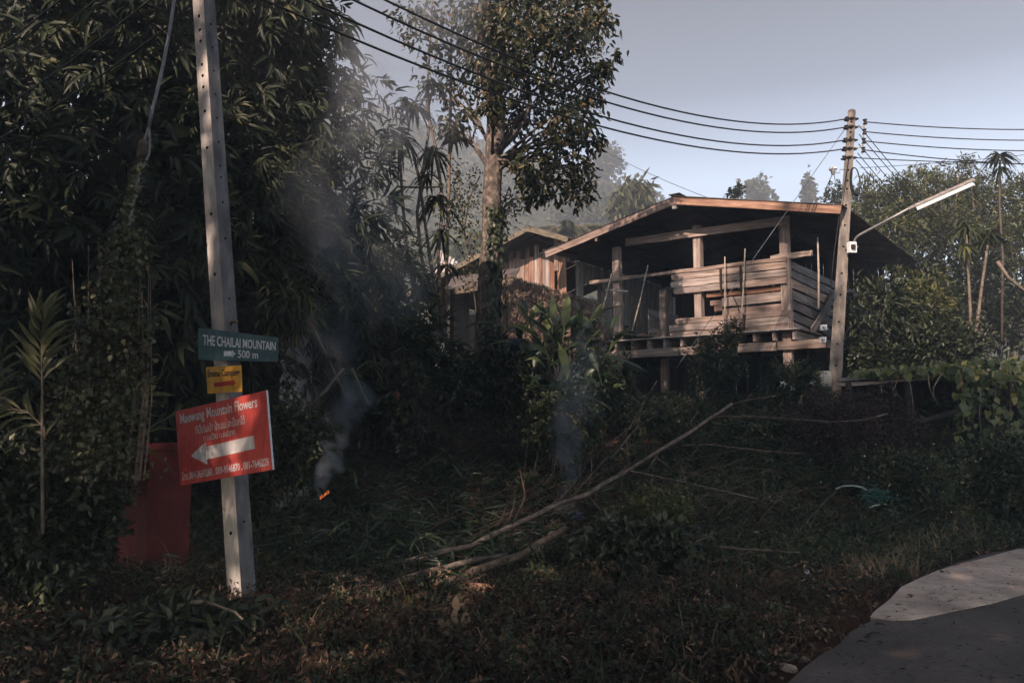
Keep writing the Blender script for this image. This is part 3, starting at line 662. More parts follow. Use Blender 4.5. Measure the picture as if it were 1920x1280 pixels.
for k in range(7):
    tube('rafter_pole', [at(950+k*7, 578-k*3, 17.6), at(976+k*4, 545+k*2, 18.0)], .02, M['bamboo_pole'], th, n=6)
for x, y, d in ((960,560,17.9),(1110,575,17.5),(1120,625,16.4)): tube('post', [at(x,y,d), Vector((at(x,y,d).x, d, 1.7))], .05, M['wood_dark'], th)
# whitewashed wall behind the near pole
ww = MB(); p0, p1 = at(524, 740, 11.2), at(576, 740, 11.5)
ww.quad_box([Vector((p0.x,p0.y,.4)), Vector((p1.x,p1.y,.4)), Vector((p1.x,p1.y+.25,.4)), Vector((p0.x,p0.y+.25,.4)), Vector((p0.x,p0.y,3.3)), Vector((p1.x,p1.y,3.3)), Vector((p1.x,p1.y+.25,3.3)), Vector((p0.x,p0.y+.25,3.3))])
ww.build('wall_pillar', M['wall'], label='stained whitewashed pillar showing through dark bamboo leaves', cat='pillar')
ww = MB(); p0, p1 = at(455, 740, 13.4), at(523, 740, 13.3)
ww.quad_box([Vector((p0.x,p0.y,.4)), Vector((p1.x,p1.y,.4)), Vector((p1.x,p1.y+.2,.4)), Vector((p0.x,p0.y+.2,.4)), Vector((p0.x,p0.y,2.6)), Vector((p1.x,p1.y,2.6)), Vector((p1.x,p1.y+.2,2.6)), Vector((p0.x,p0.y+.2,2.6))])
ww.build('low_wall', M['wood_grey'], label='low dark grey wall left of the whitewashed pillar', cat='wall')

# ================================================================ UTILITY POLES
def lerp(a, b, t): return a+(b-a)*t
def holed_pole(root, c0, c1, w0, w1, n1, holesA, holesB, m, shade_mat=None):
    """square tapering concrete pole with round through-holes cut into its two visible faces.
    n1 = outward normal of face A; face B is n1 turned by +90 degrees. holes: list of (t along, radius)"""
    c0 = Vector(c0); c1 = Vector(c1); ax = (c1-c0).normalized(); n1 = Vector(n1); n1 = (n1-ax*n1.dot(ax)).normalized(); n2 = ax.cross(n1)
    L = (c1-c0).length; b = MB()
    def P(t, a, c): h = lerp(w0, w1, t)/2; return c0+(c1-c0)*t+n1*(a*h)+n2*(c*h)
    def add(*q):
        i = len(b.v); b.v += q; b.f.append(tuple(range(i, i+len(q))))
    faces = [(lambda t, u: P(t, 1, u), n1, holesA), (lambda t, u: P(t, -u, 1), n2, holesB), (lambda t, u: P(t, -1, -u), -n1, []), (lambda t, u: P(t, u, -1), -n2, [])]
    hm = MB()
    for fn, nn, holes in faces:
        t = 0
        for ht, hr in sorted(holes):
            e = hr*1.8/L
            if ht-e > t: add(fn(t,-1), fn(t,1), fn(ht-e,1), fn(ht-e,-1))
            o8 = [fn(ht-e,-1), fn(ht-e,0), fn(ht-e,1), fn(ht,1), fn(ht+e,1), fn(ht+e,0), fn(ht+e,-1), fn(ht,-1)]
            ctr = fn(ht, 0); sx = (fn(ht,1)-fn(ht,-1)).normalized(); ang = [225,270,315,0,45,90,135,180]
            i8 = [ctr+(sx*math.cos(math.radians(g))+ax*math.sin(math.radians(g)))*hr for g in ang]
            for k in range(8): add(o8[k], o8[(k+1)%8], i8[(k+1)%8], i8[k])
            d8 = [p-nn*.05 for p in i8]
            i = len(hm.v); hm.v += i8+d8
            for k in range(8): hm.f.append((i+k, i+(k+1)%8, i+8+(k+1)%8, i+8+k))
            hm.f.append(tuple(i+8+k for k in range(8)))
            t = ht+e
        add(fn(t,-1), fn(t,1), fn(1,1), fn(1,-1))
    add(P(1,-1,-1), P(1,1,-1), P(1,1,1), P(1,-1,1)); add(P(0,-1,-1), P(0,-1,1), P(0,1,1), P(0,1,-1))
    sh_ = b.build('shaft', m, root)
    if shade_mat:
        sh_.data.materials.append(shade_mat)
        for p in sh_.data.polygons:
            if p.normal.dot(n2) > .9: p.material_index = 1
    hm.build('bolt_holes', M['dark_hole'], root)
    return n1, n2, ax, P
NB = at(458, 1130, 7.0); NB.z = -.1
NT0 = at(382, 0, 7.0); k = (6.9+.1)/(NT0.z-NB.z); NT = NB+(NT0-NB)*k
npole = thing('utility_pole', 'near leaning concrete utility pole carrying the three signs', 'utility pole', NB)
def tz(y): return (at(420, y, 7).z-NB.z)/(NT.z-NB.z)
hA = [(tz(y), .016) for y in (36,62,83,126,147,168,213,281,404,516,996)]; hB = [(tz(y), .011) for y in (50,93,137,181,225,270,314,336,382,450,562,610,978)]
n1, n2, nax, PP = holed_pole(npole, NB, NT, .165, .128, (-.46,-.888,0), hA, hB, M['concrete'], M['concrete_shade'])
# far pole
FB = at(1560, 800, 16.3); FT = at(1597, 212, 16.3)
fpole = thing('utility_pole', 'far weathered concrete utility pole beside the house with street lamp', 'utility pole', FB)
def tf(y): return (800-y)/(800-212)
fa = [(tf(y), .022) for y in (232,243,252,262,283,301,325,345,361,392,430,470,520,560,610,650,690)]
f1, f2, fax, FP = holed_pole(fpole, FB, FT, .27, .15, (-.35,-.93,0), fa, [], M['concrete_old'])
capm = MB(); c = FT; capm.tube([c, c+fax*.05, c+fax*.08], [.085, .075, .03], 8); capm.build('cap', M['bark_dark'], fpole)
def fp(y, off=0, fwd=0): t = tf(y); return FB+(FT-FB)*t+f2*off+f1*fwd
# insulator racks on both sides
FL, FR = [], []
for y in (225, 241, 266, 283, 300):
    w = .15+(.27-.15)*(1-tf(y)); s = f1*-.0
    p = fp(y)-Vector((w*.55+.03, .05, 0)); q = MB(); q.tube([p-Vector((0,0,.035)), p+Vector((0,0,.0)), p+Vector((0,0,.035))], [.045,.03,.045], 8); q.build('insulator', M['wood_dark'], fpole); FL.append(p)
    cl_ = MB(); cc = fp(y); cl_.box(cc, (w*1.35, w*1.35, .03), 0.4); cl_.build('clamp_band', M['wood_dark'], fpole)
rack = MB(); rk = []
for y in (231, 250, 268, 285):
    p = fp(y)+Vector((.27, -.05, 0)); q = MB(); q.tube([p-Vector((0,0,.05)), p-Vector((0,0,.015)), p+Vector((0,0,.015)), p+Vector((0,0,.05))], [.05,.03,.03,.05], 8); q.build('insulator', M['wood_dark'], fpole); FR.append(p)
rack.bar(fp(225)+Vector((.27,-.05,0)), fp(292)+Vector((.25,-.05,0)), .025, .02, (0,1,0))
rack.bar(fp(240), fp(240)+Vector((.27,-.05,0)), .03, .02); rack.bar(fp(280), fp(280)+Vector((.26,-.05,0)), .03, .02); rack.build('insulator_rack', M['steel'], fpole)
# cable coil
cc = MB(); ctr = at(1604, 340, 16.1)
for q in range(5):
    ring = [ctr+Vector((math.cos(t)*(.085+.004*q), -.02+.012*q+math.sin(t)*.03, math.sin(t)*(.29+.006*q))) for t in np.linspace(0, 2*math.pi, 25)]; cc.tube(ring, .009, 5, False)
cc.build('cable_coil', M['cable'], label='oval coil of spare black cable hung on the far pole', cat='cable coil')
# small white lightning arrester lamp with bracket
la = thing('pole_lantern', 'small white capped fitting on a bent bracket left of the far pole', 'lamp', at(1562, 322, 16.2))
q = MB(); p = at(1562, 322, 16.2); q.tube([p, p+Vector((0,0,.05)), p+Vector((0,0,.09)), p+Vector((0,0,.13))], [.04,.09,.07,.02], 10); q.build('cap', M['white'], la)
q = MB(); q.tube([p-Vector((0,0,.06)), p], [.035,.05], 8); q.build('body', M['steel'], la)
tube('bracket', [p, at(1570,325,16.2), at(1574,324,16.2), at(1575,318,16.2), at(1586,318,16.25)], .009, M['steel'], la, n=5)
tube('hanging_cable', [at(1560,328,16.2), at(1550,350,16.2), at(1548,375,16.2), at(1553,410,16.2)], .008, M['cable'], la, n=5)
tube('hanging_cable', [at(1564,328,16.2), at(1566,340,16.2), at(1572,350,16.2), at(1580,356,16.2)], .007, M['cable'], la, n=5)
# street lamp
sl_ = thing('street_lamp', 'fluorescent tube street lamp on a long slanting grey arm', 'street lamp', at(1604, 470, 16.1))
q = MB(); p = at(1597, 464, 16.05); q.box(p, (.16,.10,.22), .2); q.build('junction_box', M['white'], sl_)
q = MB(); q.box(p+Vector((.0,-.07,.0)), (.08,.06,.09), .2); q.build('switch', M['wood_dark'], sl_)
tube('clamp_bracket', [at(1585,462,16.1), at(1609,463,16.1)], .02, M['steel'], sl_)
arm = [at(1602,470,16.1), at(1602,452,16.1), at(1606,445,16.0), at(1614,439,15.95), at(1660,415,15.6), at(1712,387,15.2)]
tube('arm', arm, .026, M['steel'], sl_, n=8)
lp0, lp1 = at(1705, 391, 15.25), at(1826, 337, 14.4); dv = (lp1-lp0).normalized()
q = MB(); q.bar(lp0, lp1, .16, .05, (0,-.25,1)); q.build('housing', M['wood_grey'], sl_)
upv = dv.cross(Vector((0,-.25,1))).normalized(); dnv = -(upv.cross(dv)).normalized()
q = MB(); q.bar(lp0+dv*.14+dnv*.065, lp1-dv*.03+dnv*.065, .13, .075, (0,-.25,1)); q.build('diffuser', M['tube'], sl_)
q = MB(); q.box(at(1556.5,726,16.0)+Vector((-.28,0,.12)), (.3,.16,.52), .35)
cab = thing('meter_cabinet', 'cream metal cabinet at the foot of the far pole', 'cabinet', at(1540, 740, 16.0))
q = MB(); q.box(at(1545,710,15.95), (.22,.18,.31), .5); q.build('body', M['cabinet'], cab)
q = MB(); q.box(at(1543,710,15.84), (.17,.02,.26), .5); q.build('door', M['cabinet'], cab)
for y in (700, 720):
    q = MB(); q.box(at(1550,y,15.8), (.02,.03,.03), .5); q.build('latch', M['steel'], cab)
for lab, x, y in (('upper small white meter box on the left of the far pole', 1545, 614), ('lower small white meter box on the left of the far pole', 1543, 637)):
    mb_ = thing('meter_box', lab, 'meter box', at(x, y+6, 16.1), 'meter boxes on the far pole')
    q = MB(); q.box(at(x,y,16.05), (.12,.09,.11), .3); q.build('housing', M['white'], mb_)
    q = MB(); q.tube([at(x,y,16.0)-Vector((0,.06,0)), at(x,y,16.0)-Vector((0,.0,0))], .03, 10); q.build('dial', M['steel'], mb_)
tube('drop_cable', [fp(300,0,.1), at(1577,380,16.05), at(1563,480,16.0), at(1552,600,15.95), at(1547,690,15.95)], .009, M['cable'], n=5, label='thin black drop cable running down the far pole to the cabinet', cat='cable')

# wires
def wire(label, p0, p1, sag, r=.012, group=None, m='cable', name='overhead_cable', n=28):
    p0 = Vector(p0); p1 = Vector(p1)
    pts = [p0.lerp(p1, t)-Vector((0,0,4*sag*t*(1-t))) for t in np.linspace(0, 1, n)]
    return tube(name, pts, r, M[m], n=5, label=label, cat='cable', group=group)
def npt(z, off=(0,0)): t = (z-NB.z)/(NT.z-NB.z); p = NB+(NT-NB)*t; return p+Vector((off[0], off[1], 0))
G1 = 'cables strung between the two poles'
zz = (6.32, 6.12, 5.86, 5.64); sg = (.80, .76, .72, .66)
for i, nm in enumerate(('topmost', 'second highest', 'third highest', 'lowest')):
    wire(nm+' of the four black cables strung from near pole to far pole', npt(zz[i], (.12,-.02)), FL[i], sg[i], .0135, G1)
    q = MB(); p = npt(zz[i], (.1,-.06)); q.tube([p-Vector((0,0,.05)), p, p+Vector((0,0,.05))], [.045,.03,.045], 8); q.build('insulator', M['wood_dark'], npole)
G2 = 'cables leaving the far pole to the right'
ends = ((2250,222),(2250,244),(2250,266),(2250,300),(2250,292))
for i, nm in enumerate(('topmost', 'second', 'third', 'fourth')):
    wire(nm+' of the cables leaving the far pole towards the right', FR[i], at(*ends[i], 18.5), .22, .0125, G2)
wire('lowest heavy cable leaving the far pole towards the right', fp(299, .1), at(2250, 302, 18.5), .1, .011, G2)
wire('thin cable rising right from beside the coil on the far pole', at(1612, 315, 16.3), at(2250, 240, 20), .15, .006, G2)
G3 = 'service cables dropping right from the far pole'
dr = ((1610,235,1800,470,1990,640,'first'),(1611,252,1780,450,1975,625,'second'),(1610,270,1770,425,1960,625,'third'),(1608,287,1760,440,1950,640,'fourth'),(1605,300,1745,430,1985,655,'fifth'))
for x0,y0,x1,y1,x2,y2,nm in dr:
    p0, p2 = at(x0,y0,16.2), at(x2,y2,22); wire(nm+' from the right of the service cables slanting down right from the far pole', p0, p2, .25, .009, G3)
G4 = 'cables from the near pole towards the left edge'
lw = ((108,6.5),(150,6.2),(197,5.75),(228,5.35))
for (ye, z0), nm in zip(lw, ('topmost', 'second', 'third', 'lowest')):
    wire(nm+' of the four cables slanting from the near pole to the left edge', npt(z0, (-.12,0)), at(-300, ye+150, 9.5), .28, .009, G4)
wire('thin guy wire slanting across the gable of the wooden house', fp(241,-.1), at(1240,700,17.2)+Vector((0,-1.5,0)), .0, .007, m='steelwire', name='guy_wire')
wire('hair-thin wire sloping down behind the main tree to the house ridge', at(1110, 270, 30), at(1330,372,20.5), .1, .008, name='thin_wire')
wire('hair-thin wire over the plank house roof', at(700, 280, 17.3), at(1060,470,19.6), .1, .006, name='thin_wire')
wire('thin wire slanting across the dark gable interior', at(1300,560,19.5), at(1500,400,16.3), .0, .004, name='thin_wire')
# near guy wire with insulator
gw = thing('guy_wire', 'steel guy wire of the near pole with an egg insulator', 'guy wire', at(165, 930, 6.3))
tube('wire', [at(331,-30,6.9), at(318,60,6.85), at(300,150,6.8), at(286,205,6.75), at(279,240,6.72)], .014, M['steelwire'], gw)
tube('wire', [at(279,238,6.72), at(273,258,6.71), at(262,275,6.7), at(258,296,6.7)], .011, M['steelwire'], gw)
tube('wire', [at(279,238,6.72), at(281,262,6.71), at(279,290,6.7), at(262,325,6.68), at(250,380,6.65), at(222,520,6.55), at(195,700,6.45), at(165,930,6.3)], .011, M['steelwire'], gw)
q = MB(); q.tube([at(270,262,6.7), at(269,270,6.7), at(267,282,6.7), at(265,292,6.7), at(264,300,6.7)], [.025,.045,.038,.045,.025], 8); q.build('insulator', M['bark_dark'], gw)
tube('wire', [at(262,275,6.69), at(252,305,6.69), at(258,330,6.69)], .005, M['cable'], gw, n=4); tube('wire', [at(268,280,6.66), at(262,310,6.66), at(270,305,6.66)], .005, M['cable'], gw, n=4)

# ================================================================ SIGNS
def text_mesh(s, bold=.0):
    cu = bpy.data.curves.new('t', 'FONT'); cu.body = s; cu.size = 1; cu.offset = bold; cu.resolution_u = 3; cu.fill_mode = 'FRONT'
    o = bpy.data.objects.new('t', cu); COL.objects.link(o); bpy.context.view_layer.update()
    me = bpy.data.meshes.new_from_object(o.evaluated_get(bpy.context.evaluated_depsgraph_get()))
    bpy.data.objects.remove(o); bpy.data.curves.remove(cu); return me
def sign(root, quad, th, m, edge_m):
    """quad = TL, TR, BR, BL world corners of the front face"""
    TL, TR, BR, BL = quad; nn = (TR-TL).cross(BL-TL).normalized()
    if nn.y > 0: nn = -nn
    q = MB(); k = -nn*th; q.quad_box([BL+k, BR+k, BR, BL, TL+k, TR+k, TR, TL]); o = q.build('panel', m, root)
    o.data.materials.append(edge_m)
    for p in o.data.polygons:
        if abs(p.normal.dot(nn)) < .7: p.material_index = 1
    return nn
def onsign(quad, u, v):
    TL, TR, BR, BL = quad; return (TL*(1-u)+TR*u)*(1-v)+(BL*(1-u)+BR*u)*v
def lettering(root, quad, nn, s, box, m, bold=.01, off=.003, name='lettering'):
    me = text_mesh(s, bold); co_ = np.zeros(len(me.vertices)*3); me.vertices.foreach_get('co', co_); co_ = co_.reshape(-1, 3)
    mn, mx = co_.min(0), co_.max(0); u0, v0, u1, v1 = box
    me2 = MB(); 
    for c_ in co_:
        u = u0+(u1-u0)*(c_[0]-mn[0])/(mx[0]-mn[0]); v = v1-(v1-v0)*(c_[1]-mn[1])/(mx[1]-mn[1]); me2.v.append(onsign(quad, u, v)+nn*off)
    me2.f = [tuple(p.vertices) for p in me.polygons]; return me2.build(name, m, root)
def shape(root, quad, nn, pts, m, name='arrow', off=.003):
    q = MB(); q.v = [onsign(quad, u, v)+nn*off for u, v in pts]; q.f = [tuple(range(len(pts)))]; return q.build(name, m, root)
e2 = Vector((.888, -.46, 0)); pc_ = NB+(NT-NB)*tz(820)
def onplane(px, py, p0, nn):   # ray of pixel with a vertical plane
    a = at(px, py, 1.0)-Vector((0,0,EYE)); t = (p0-Vector((0,0,EYE))).dot(nn)/a.dot(nn); return Vector((0,0,EYE))+a*t
f0 = pc_+n1*.115
rq = [onplane(x, y, f0, n1) for x, y in ((329,771),(499,731.5),(511,880),(338,910))]
rs = thing('red_sign', 'red rectangular sign with white lettering and arrow pointing left', 'sign', rq[3])
nn = sign(rs, rq, .022, M['red_sign'], M['sign_edge'])
lettering(rs, rq, nn, 'Maewang Mountain Flowers', (.05,.05,.90,.225), M['print_white'], .016)
lettering(rs, rq, nn, 'ที่นั่งริมน้ำ บ้านแม่สะป๊อกใต้', (.22,.245,.76,.365), M['print_white'], .008)
lettering(rs, rq, nn, 'ต.แม่วิน อ.แม่วาง', (.30,.385,.65,.475), M['print_white'], .008)
shape(rs, rq, nn, [(.145,.635),(.325,.49),(.325,.555),(.84,.53),(.84,.70),(.325,.722),(.325,.79)], M['print_white'])
lettering(rs, rq, nn, 'โทร.084-3669260 , 089-9546870 , 081-7646228', (.03,.825,.97,.955), M['print_white'], .016)
f0y = NB+(NT-NB)*tz(710)+n1*.10
yq = [onplane(x, y, f0y, n1) for x, y in ((386,688),(452,684.5),(454,734),(389,738))]
ys_ = thing('yellow_sign', 'small yellow sign with dark lettering and red arrow', 'sign', yq[3])
nn = sign(ys_, yq, .004, M['yellow_sign'], M['yellow_sign'])
lettering(ys_, yq, nn, 'Emma Camping', (.05,.12,.95,.46), M['print_black'], .02)
shape(ys_, yq, nn, [(.22,.60),(.73,.56),(.73,.50),(.85,.64),(.73,.78),(.73,.72),(.22,.77)], M['print_red'])
gd = lambda x, y, d: at(x, y, d)
gq = [gd(372,614,6.72), gd(522,633,7.02), gd(521,678,7.02), gd(372,674,6.72)]
gs = thing('green_sign', 'dark green sign with pale lettering and a small right arrow', 'sign', gq[3])
nn = sign(gs, gq, .02, M['green_sign'], M['green_sign'])
lettering(gs, gq, nn, 'THE CHAILAI MOUNTAIN', (.055,.20,.965,.54), M['print_grey'], .02)
lettering(gs, gq, nn, '500 m', (.485,.62,.74,.90), M['print_grey'], .012)
shape(gs, gq, nn, [(.31,.685),(.41,.675),(.41,.62),(.455,.76),(.41,.91),(.41,.85),(.31,.86)], M['print_grey'])
tube('bolt', [NB+(NT-NB)*tz(607)+n2*.08, NB+(NT-NB)*tz(607)+n2*.08+Vector((.07,-.05,0))], .012, M['branch'], npole)
# red box
rb_ = thing('red_box', 'tall dark red painted box standing in the weeds', 'box', Vector((at(285,1050,8).x, 8.3, .05)))
p = at(290, 950, 8.3); q = MB()
A_, B_, C_ = at(218,1050,8.45), at(272,1050,8.0), at(353,1050,8.25)
D_ = A_+(C_-B_)
q.quad_box([Vector((v.x, v.y, -.05)) for v in (B_, C_, D_, A_)]+[Vector((v.x, v.y, z)) for v, z in ((B_,1.30),(C_,1.30),(D_,1.28),(A_,1.28))]); q.build('body', M['red_box'], rb_)
q = MB(); ex = Vector(((B_+D_).x/2, (B_+D_).y/2, 0)); q.quad_box([ex+(Vector((v.x,v.y,0))-ex)*1.04+Vector((0,0,z)) for z in (1.302,1.36) for v in (B_, C_, D_, A_)]); q.build('lid', M['red_box'], rb_)

# ================================================================ SHED WITH VINES (right)
sh = thing('vine_covered_shed', 'low open shed with a flat roof overgrown by vines', 'shed', Vector((8.2, 14, hz(8.2, 14))))
def sb(n_, p0, p1, w, t, m='wood_dark', f=(0,-1,0)): return board(n_, p0, p1, w, t, f, M[m], sh, seg=6)
sb('roof_edge', at(1572,712,14.0), at(1765,697,13.8), .05, .03, 'steel'); sb('roof_edge', at(1765,699,13.8), at(2060,700,13.6), .06, .03, 'wood_dark')
sb('beam', at(1570,722,13.95), at(1800,707,13.75), .055, .05, 'wood'); sb('beam', at(1720,790,13.4), at(1845,757,13.2), .07, .06)
for i in range(8):
    x0 = 1575+i*62; p0 = at(x0, 711-i*1.5, 13.95); p0 = p0+Vector((.12,0,0)); p1 = p0+Vector((1.5, 3.2, .35)); 
    w_ = .60; q = MB(); q.bar(p0+Vector((.3,0,-.0)), p1+Vector((.3,0,0)), w_, .03, (0,0,1)); q.build('roof_sheet', M['roof'], sh)
for x, d in ((1590,13.9),(1700,13.7),(1815,13.6),(1905,13.4),(1700,16.5),(1860,16.5)): 
    p = at(x, 715, d); tube('post', [p, Vector((p.x, d, hz(p.x, d)-.1))], .05, M['wood_dark'], sh)
for i in range(12): sb('back_board', Vector((7.0+i*.42, 16.9, .8)), Vector((7.0+i*.42, 16.9, 2.6)), .4, .03)
stick('thin dead stake leaning at the right edge under the vines', 1858, 900, 1905, 805, 12.8, .03, 'branch', 'stake')
# vine leaves: top row and the hanging curtain
vn = thing('vine', 'gourd-like vine with yellowing heart leaves draped over the shed', 'vine', Vector((9.0, 13.4, 1.4)))
Pv = []
for _ in range(1500):
    x = random.uniform(1600, 2000); w = max(0, (x-1600)/320)
    if random.random() < .4 or x < 1790:
        if x < 1740 and random.random() < .45: continue
        y = 701-random.random()**1.5*(6+28*min(1, w*1.2))+random.uniform(-2, 10*w); d = random.uniform(13.3, 14.6)
    else:
        y = 690+random.random()**1.2*(175-abs(x-1850)*.35); d = random.uniform(12.9, 13.5)
    Pv.append(at(x, y, d))
Pv = np.array(Pv); D = rng.normal(size=Pv.shape)*.45; D[:,2] -= .8; N = rng.normal(size=Pv.shape)*.45+np.array([0,-1,.5]); L = rng.uniform(.07,.15,len(Pv))
foliage('foliage', Pv, D, N, L, L*rng.uniform(.8,1,len(L)), M['lf_vine'], vn, T=T_HEART, split=290, tint=rng.random(len(Pv))**1.1, minpx=10)
q = MB()
for x0, y0, x1, y1 in ((1765,700,1748,745),(1740,700,1760,760),(1706,715,1712,790),(1840,700,1845,860),(1870,700,1866,870),(1800,690,1806,800),(1895,690,1880,850),(1682,712,1686,745),(1650,712,1650,770)):
    q.tube([at(x0,y0,13.2), at((x0+x1)/2+random.uniform(-8,8),(y0+y1)/2,13.1), at(x1,y1,13.2)], .008, 5)
q.build('tendrils', M['stem_pale'], vn, kind='stuff')
print('STAGE1')
# ================================================================ VEGETATION
def bamboo(name, label, base, ells, ns, ln, wd, split, culms, m='lf_bamboo', K=7, fill=1.0, cat='bamboo'):
    r = thing(name, label, cat, base)
    Bs = []
    area = np.array([a[1][0]*a[1][2]+a[1][1]*a[1][2] for a in ells]); area = area/area.sum()
    for i, (c, rr) in enumerate(ells):
        n = int(ns*area[i]); p, u = ell_points(n, c, rr, .72, .16, seed=i+base[0])
        m_ = u*np.array([.8,.8,.2])+rng.normal(size=u.shape)*.35; m_[:,2] -= .75*rng.random(len(m_))*1.6
        keep = (u[:,1] < .55); p, m_, u = p[keep], m_[keep], u[keep]
        Bs.append(sprays(p, m_, K, ln, wd))
    B, D, N, L, Wd = [np.concatenate([b[i] for b in Bs]) for i in range(5)]
    tn = np.repeat(rng.random(len(B)//K), K)*.6+rng.random(len(B))*.4
    foliage('foliage', B, D, N, L, Wd, M[m], r, T=T_HI, split=split, tint=tn, minpx=20)
    # inner leaves, tinted darker to paint the shade inside the clump
    Bi = []
    for i, (c, rr) in enumerate(ells):
        p, u = ell_points(int(ns*2.2*fill*area[i]), c, [q*.86 for q in rr], .45, .1, seed=i); Bi.append(p)
    Bi = np.concatenate(Bi); n = len(Bi)
    foliage('inner_foliage', Bi, sph(n), sph(n), rng.uniform(ln*.8, ln*1.6, n), rng.uniform(wd*1.2, wd*3, n), M[m], r, T=T_LO, tint=rng.random(n)*.5)
    q = MB()
    for pts in culms:
        q2 = MB(); q2.tube([at(*p) for p in pts], [.03-.022*i/(len(pts)-1) for i in range(len(pts))], 6); q2.build('culm', M['stem_pale'], r, smooth=True)
    return r
bamboo('bamboo_clump', 'tall dark bamboo clump filling the upper left corner', (-6.3, 12.2, .5),
       [((-6.6,12.3,5.2),(3.4,2.3,4.4)), ((-5.2,11.2,4.0),(2.0,1.6,3.2)), ((-8.2,10.4,3.8),(2.6,2,3.4)), ((-5.6,11.6,8.2),(2.6,2.0,1.8))], 4300, .35, .072, 300,
       [[(20,180,10.3),(60,230,10.2),(110,290,10)], [(60,235,10.3),(90,270,10.1),(118,300,10)], [(310,380,10.5),(360,440,10.5),(400,500,10.5)], [(120,560,10.5),(150,640,10.4),(160,760,10.3)], [(205,300,10.6),(235,420,10.5),(250,640,10.5)]])
bamboo('bamboo_clump', 'dark smoky bamboo clump right of the near pole', (-3.4, 13, .8),
       [((-4.25,12.7,5.3),(2.1,1.9,3.5)), ((-4.7,12.4,7.4),(1.3,1.6,1.6)), ((-4.5,11.8,3.8),(1.5,1.4,2.2)), ((-3.3,12.8,3.4),(1.4,1.4,2.1))], 3800, .27, .046, 280,
       [[(560,560,11.5),(600,640,11.4),(650,745,11.4)]])
bamboo('drooping_bamboo', 'low drooping dark bamboo bush left of the main trunk', (-2.1, 13.6, 1.2),
       [((-2.7,13.6,3.2),(1.05,1.2,1.35)), ((-1.8,13.6,2.4),(.8,1.0,1.0)), ((-3.4,13.2,2.3),(1.1,1.0,1.3))], 1700, .24, .036, 200, [], fill=1.2)

# main tree
TD = 13.6
tb = at(912, 700, TD); tb = (tb.x, TD, hz(tb.x, TD)-.1)
mt = thing('broadleaf_tree', 'tall leafy tree with pale mottled trunk in the middle', 'tree', tb)
cl_ = [(910,760),(912,680),(914,610),(918,520),(922,440),(922,370),(926,300),(930,230),(926,160),(915,90),(905,0),(900,-80)]
rr_ = [24,23,22,20.5,18,17,16.5,17,15,12,9,5]
tube('trunk', [at(x, y, TD) for x, y in cl_], [k_/F*TD*1.05 for k_ in rr_], M['bark'], mt, n=16)
cen = [  # crown clumps: px, py, radius px, depth offset
 (870,20,80,0),(960,10,90,.4),(1060,20,85,.3),(1110,60,52,.2),(800,60,60,-.2),(900,110,75,.5),(1000,110,85,-.4),(1090,130,55,.1),(820,150,55,.3),(1060,60,60,-.8),
 (1010,190,70,.5),(1080,210,48,-.2),(960,230,50,.6),(1110,265,30,.1),(1050,280,58,.3),(1000,300,50,-.4),(1090,320,38,.1),(1040,350,45,.2),(1000,365,30,-.2),(1090,365,30,.1),(870,180,55,.2),(860,230,42,.1),(1110,180,30,.0),(960,60,80,-.9),(1130,130,22,0),(1010,-40,70,.2),(900,-40,60,.2),(1075,-90,60,.1),(1130,-80,50,.2),(980,-110,70,0),(1120,-20,40,.3),(770,30,50,.4),(845,240,30,.3),(1060,235,50,-.7),(1120,30,38,.2),(935,130,60,-1.2),(905,50,60,-1.1),(925,200,28,-.9),(985,330,26,-.6)]
Bs, Us = [], []
limbs = MB()
for k_, (x, y, rp, dd_) in enumerate(cen):
    c = at(x, y, TD+dd_); R = rp/F*TD; n = int((60+3.6*(rp/10)**2*2.0)*(.5 if x < 880 else 1))
    p, u = ell_points(n, c, (R, R, R*.85), .15, .3, seed=k_); Bs.append(p); Us.append(u)
    s = at(925+random.uniform(-3,3), min(330, y+90+random.uniform(0,40)) if y < 250 else 300, TD)
    limbs.tube([s, s.lerp(c, .45)+Vector((0,0,.12)), c], [.04,.022,.01], 6)
    for q_ in range(5):
        e = Vector(p[random.randrange(len(p))]); limbs.tube([s.lerp(c, .6), (s.lerp(c, .6)+e)/2+Vector((0,0,.06)), e], [.02,.013,.005], 4)
limbs.tube([at(930,290,TD-.1), at(960,260,TD-.3), at(985,225,TD-.4), at(995,180,TD-.4)], [.05,.04,.03,.02], 8)
limbs.tube([at(985,225,TD-.4), at(1000,235,TD-.5), at(1012,228,TD-.5)], [.03,.02,.015], 6)
limbs.tube([at(915,170,TD-.1), at(895,140,TD-.3), at(885,100,TD-.4)], [.045,.03,.02], 8)
limbs.build('limbs', M['bark'], mt, smooth=True)
# spike of leaves at far right of crown
sprig = [(1105,150),(1130,130),(1150,112),(1165,100)]
for i in range(3):
    a_, b_ = np.array(at(*sprig[i], TD)), np.array(at(*sprig[i+1], TD)); p = a_+(b_-a_)*rng.random((26,1))+rng.normal(size=(26,3))*.05; Bs.append(p); Us.append(rng.normal(size=p.shape))
B = np.concatenate(Bs); U = np.concatenate(Us); n = len(B)
D = nrm(U*.5+rng.normal(size=B.shape)*.6); D[:,2] -= .75; L = rng.uniform(.09,.17,n)
foliage('crown', B, D, rng.normal(size=B.shape)*.8+np.array([-.2,-.5,.6]), L, L*rng.uniform(.36,.5,n), M['lf_tree'], mt, T=T_HI, split=300, tint=rng.random(n)**1.4, minpx=13)
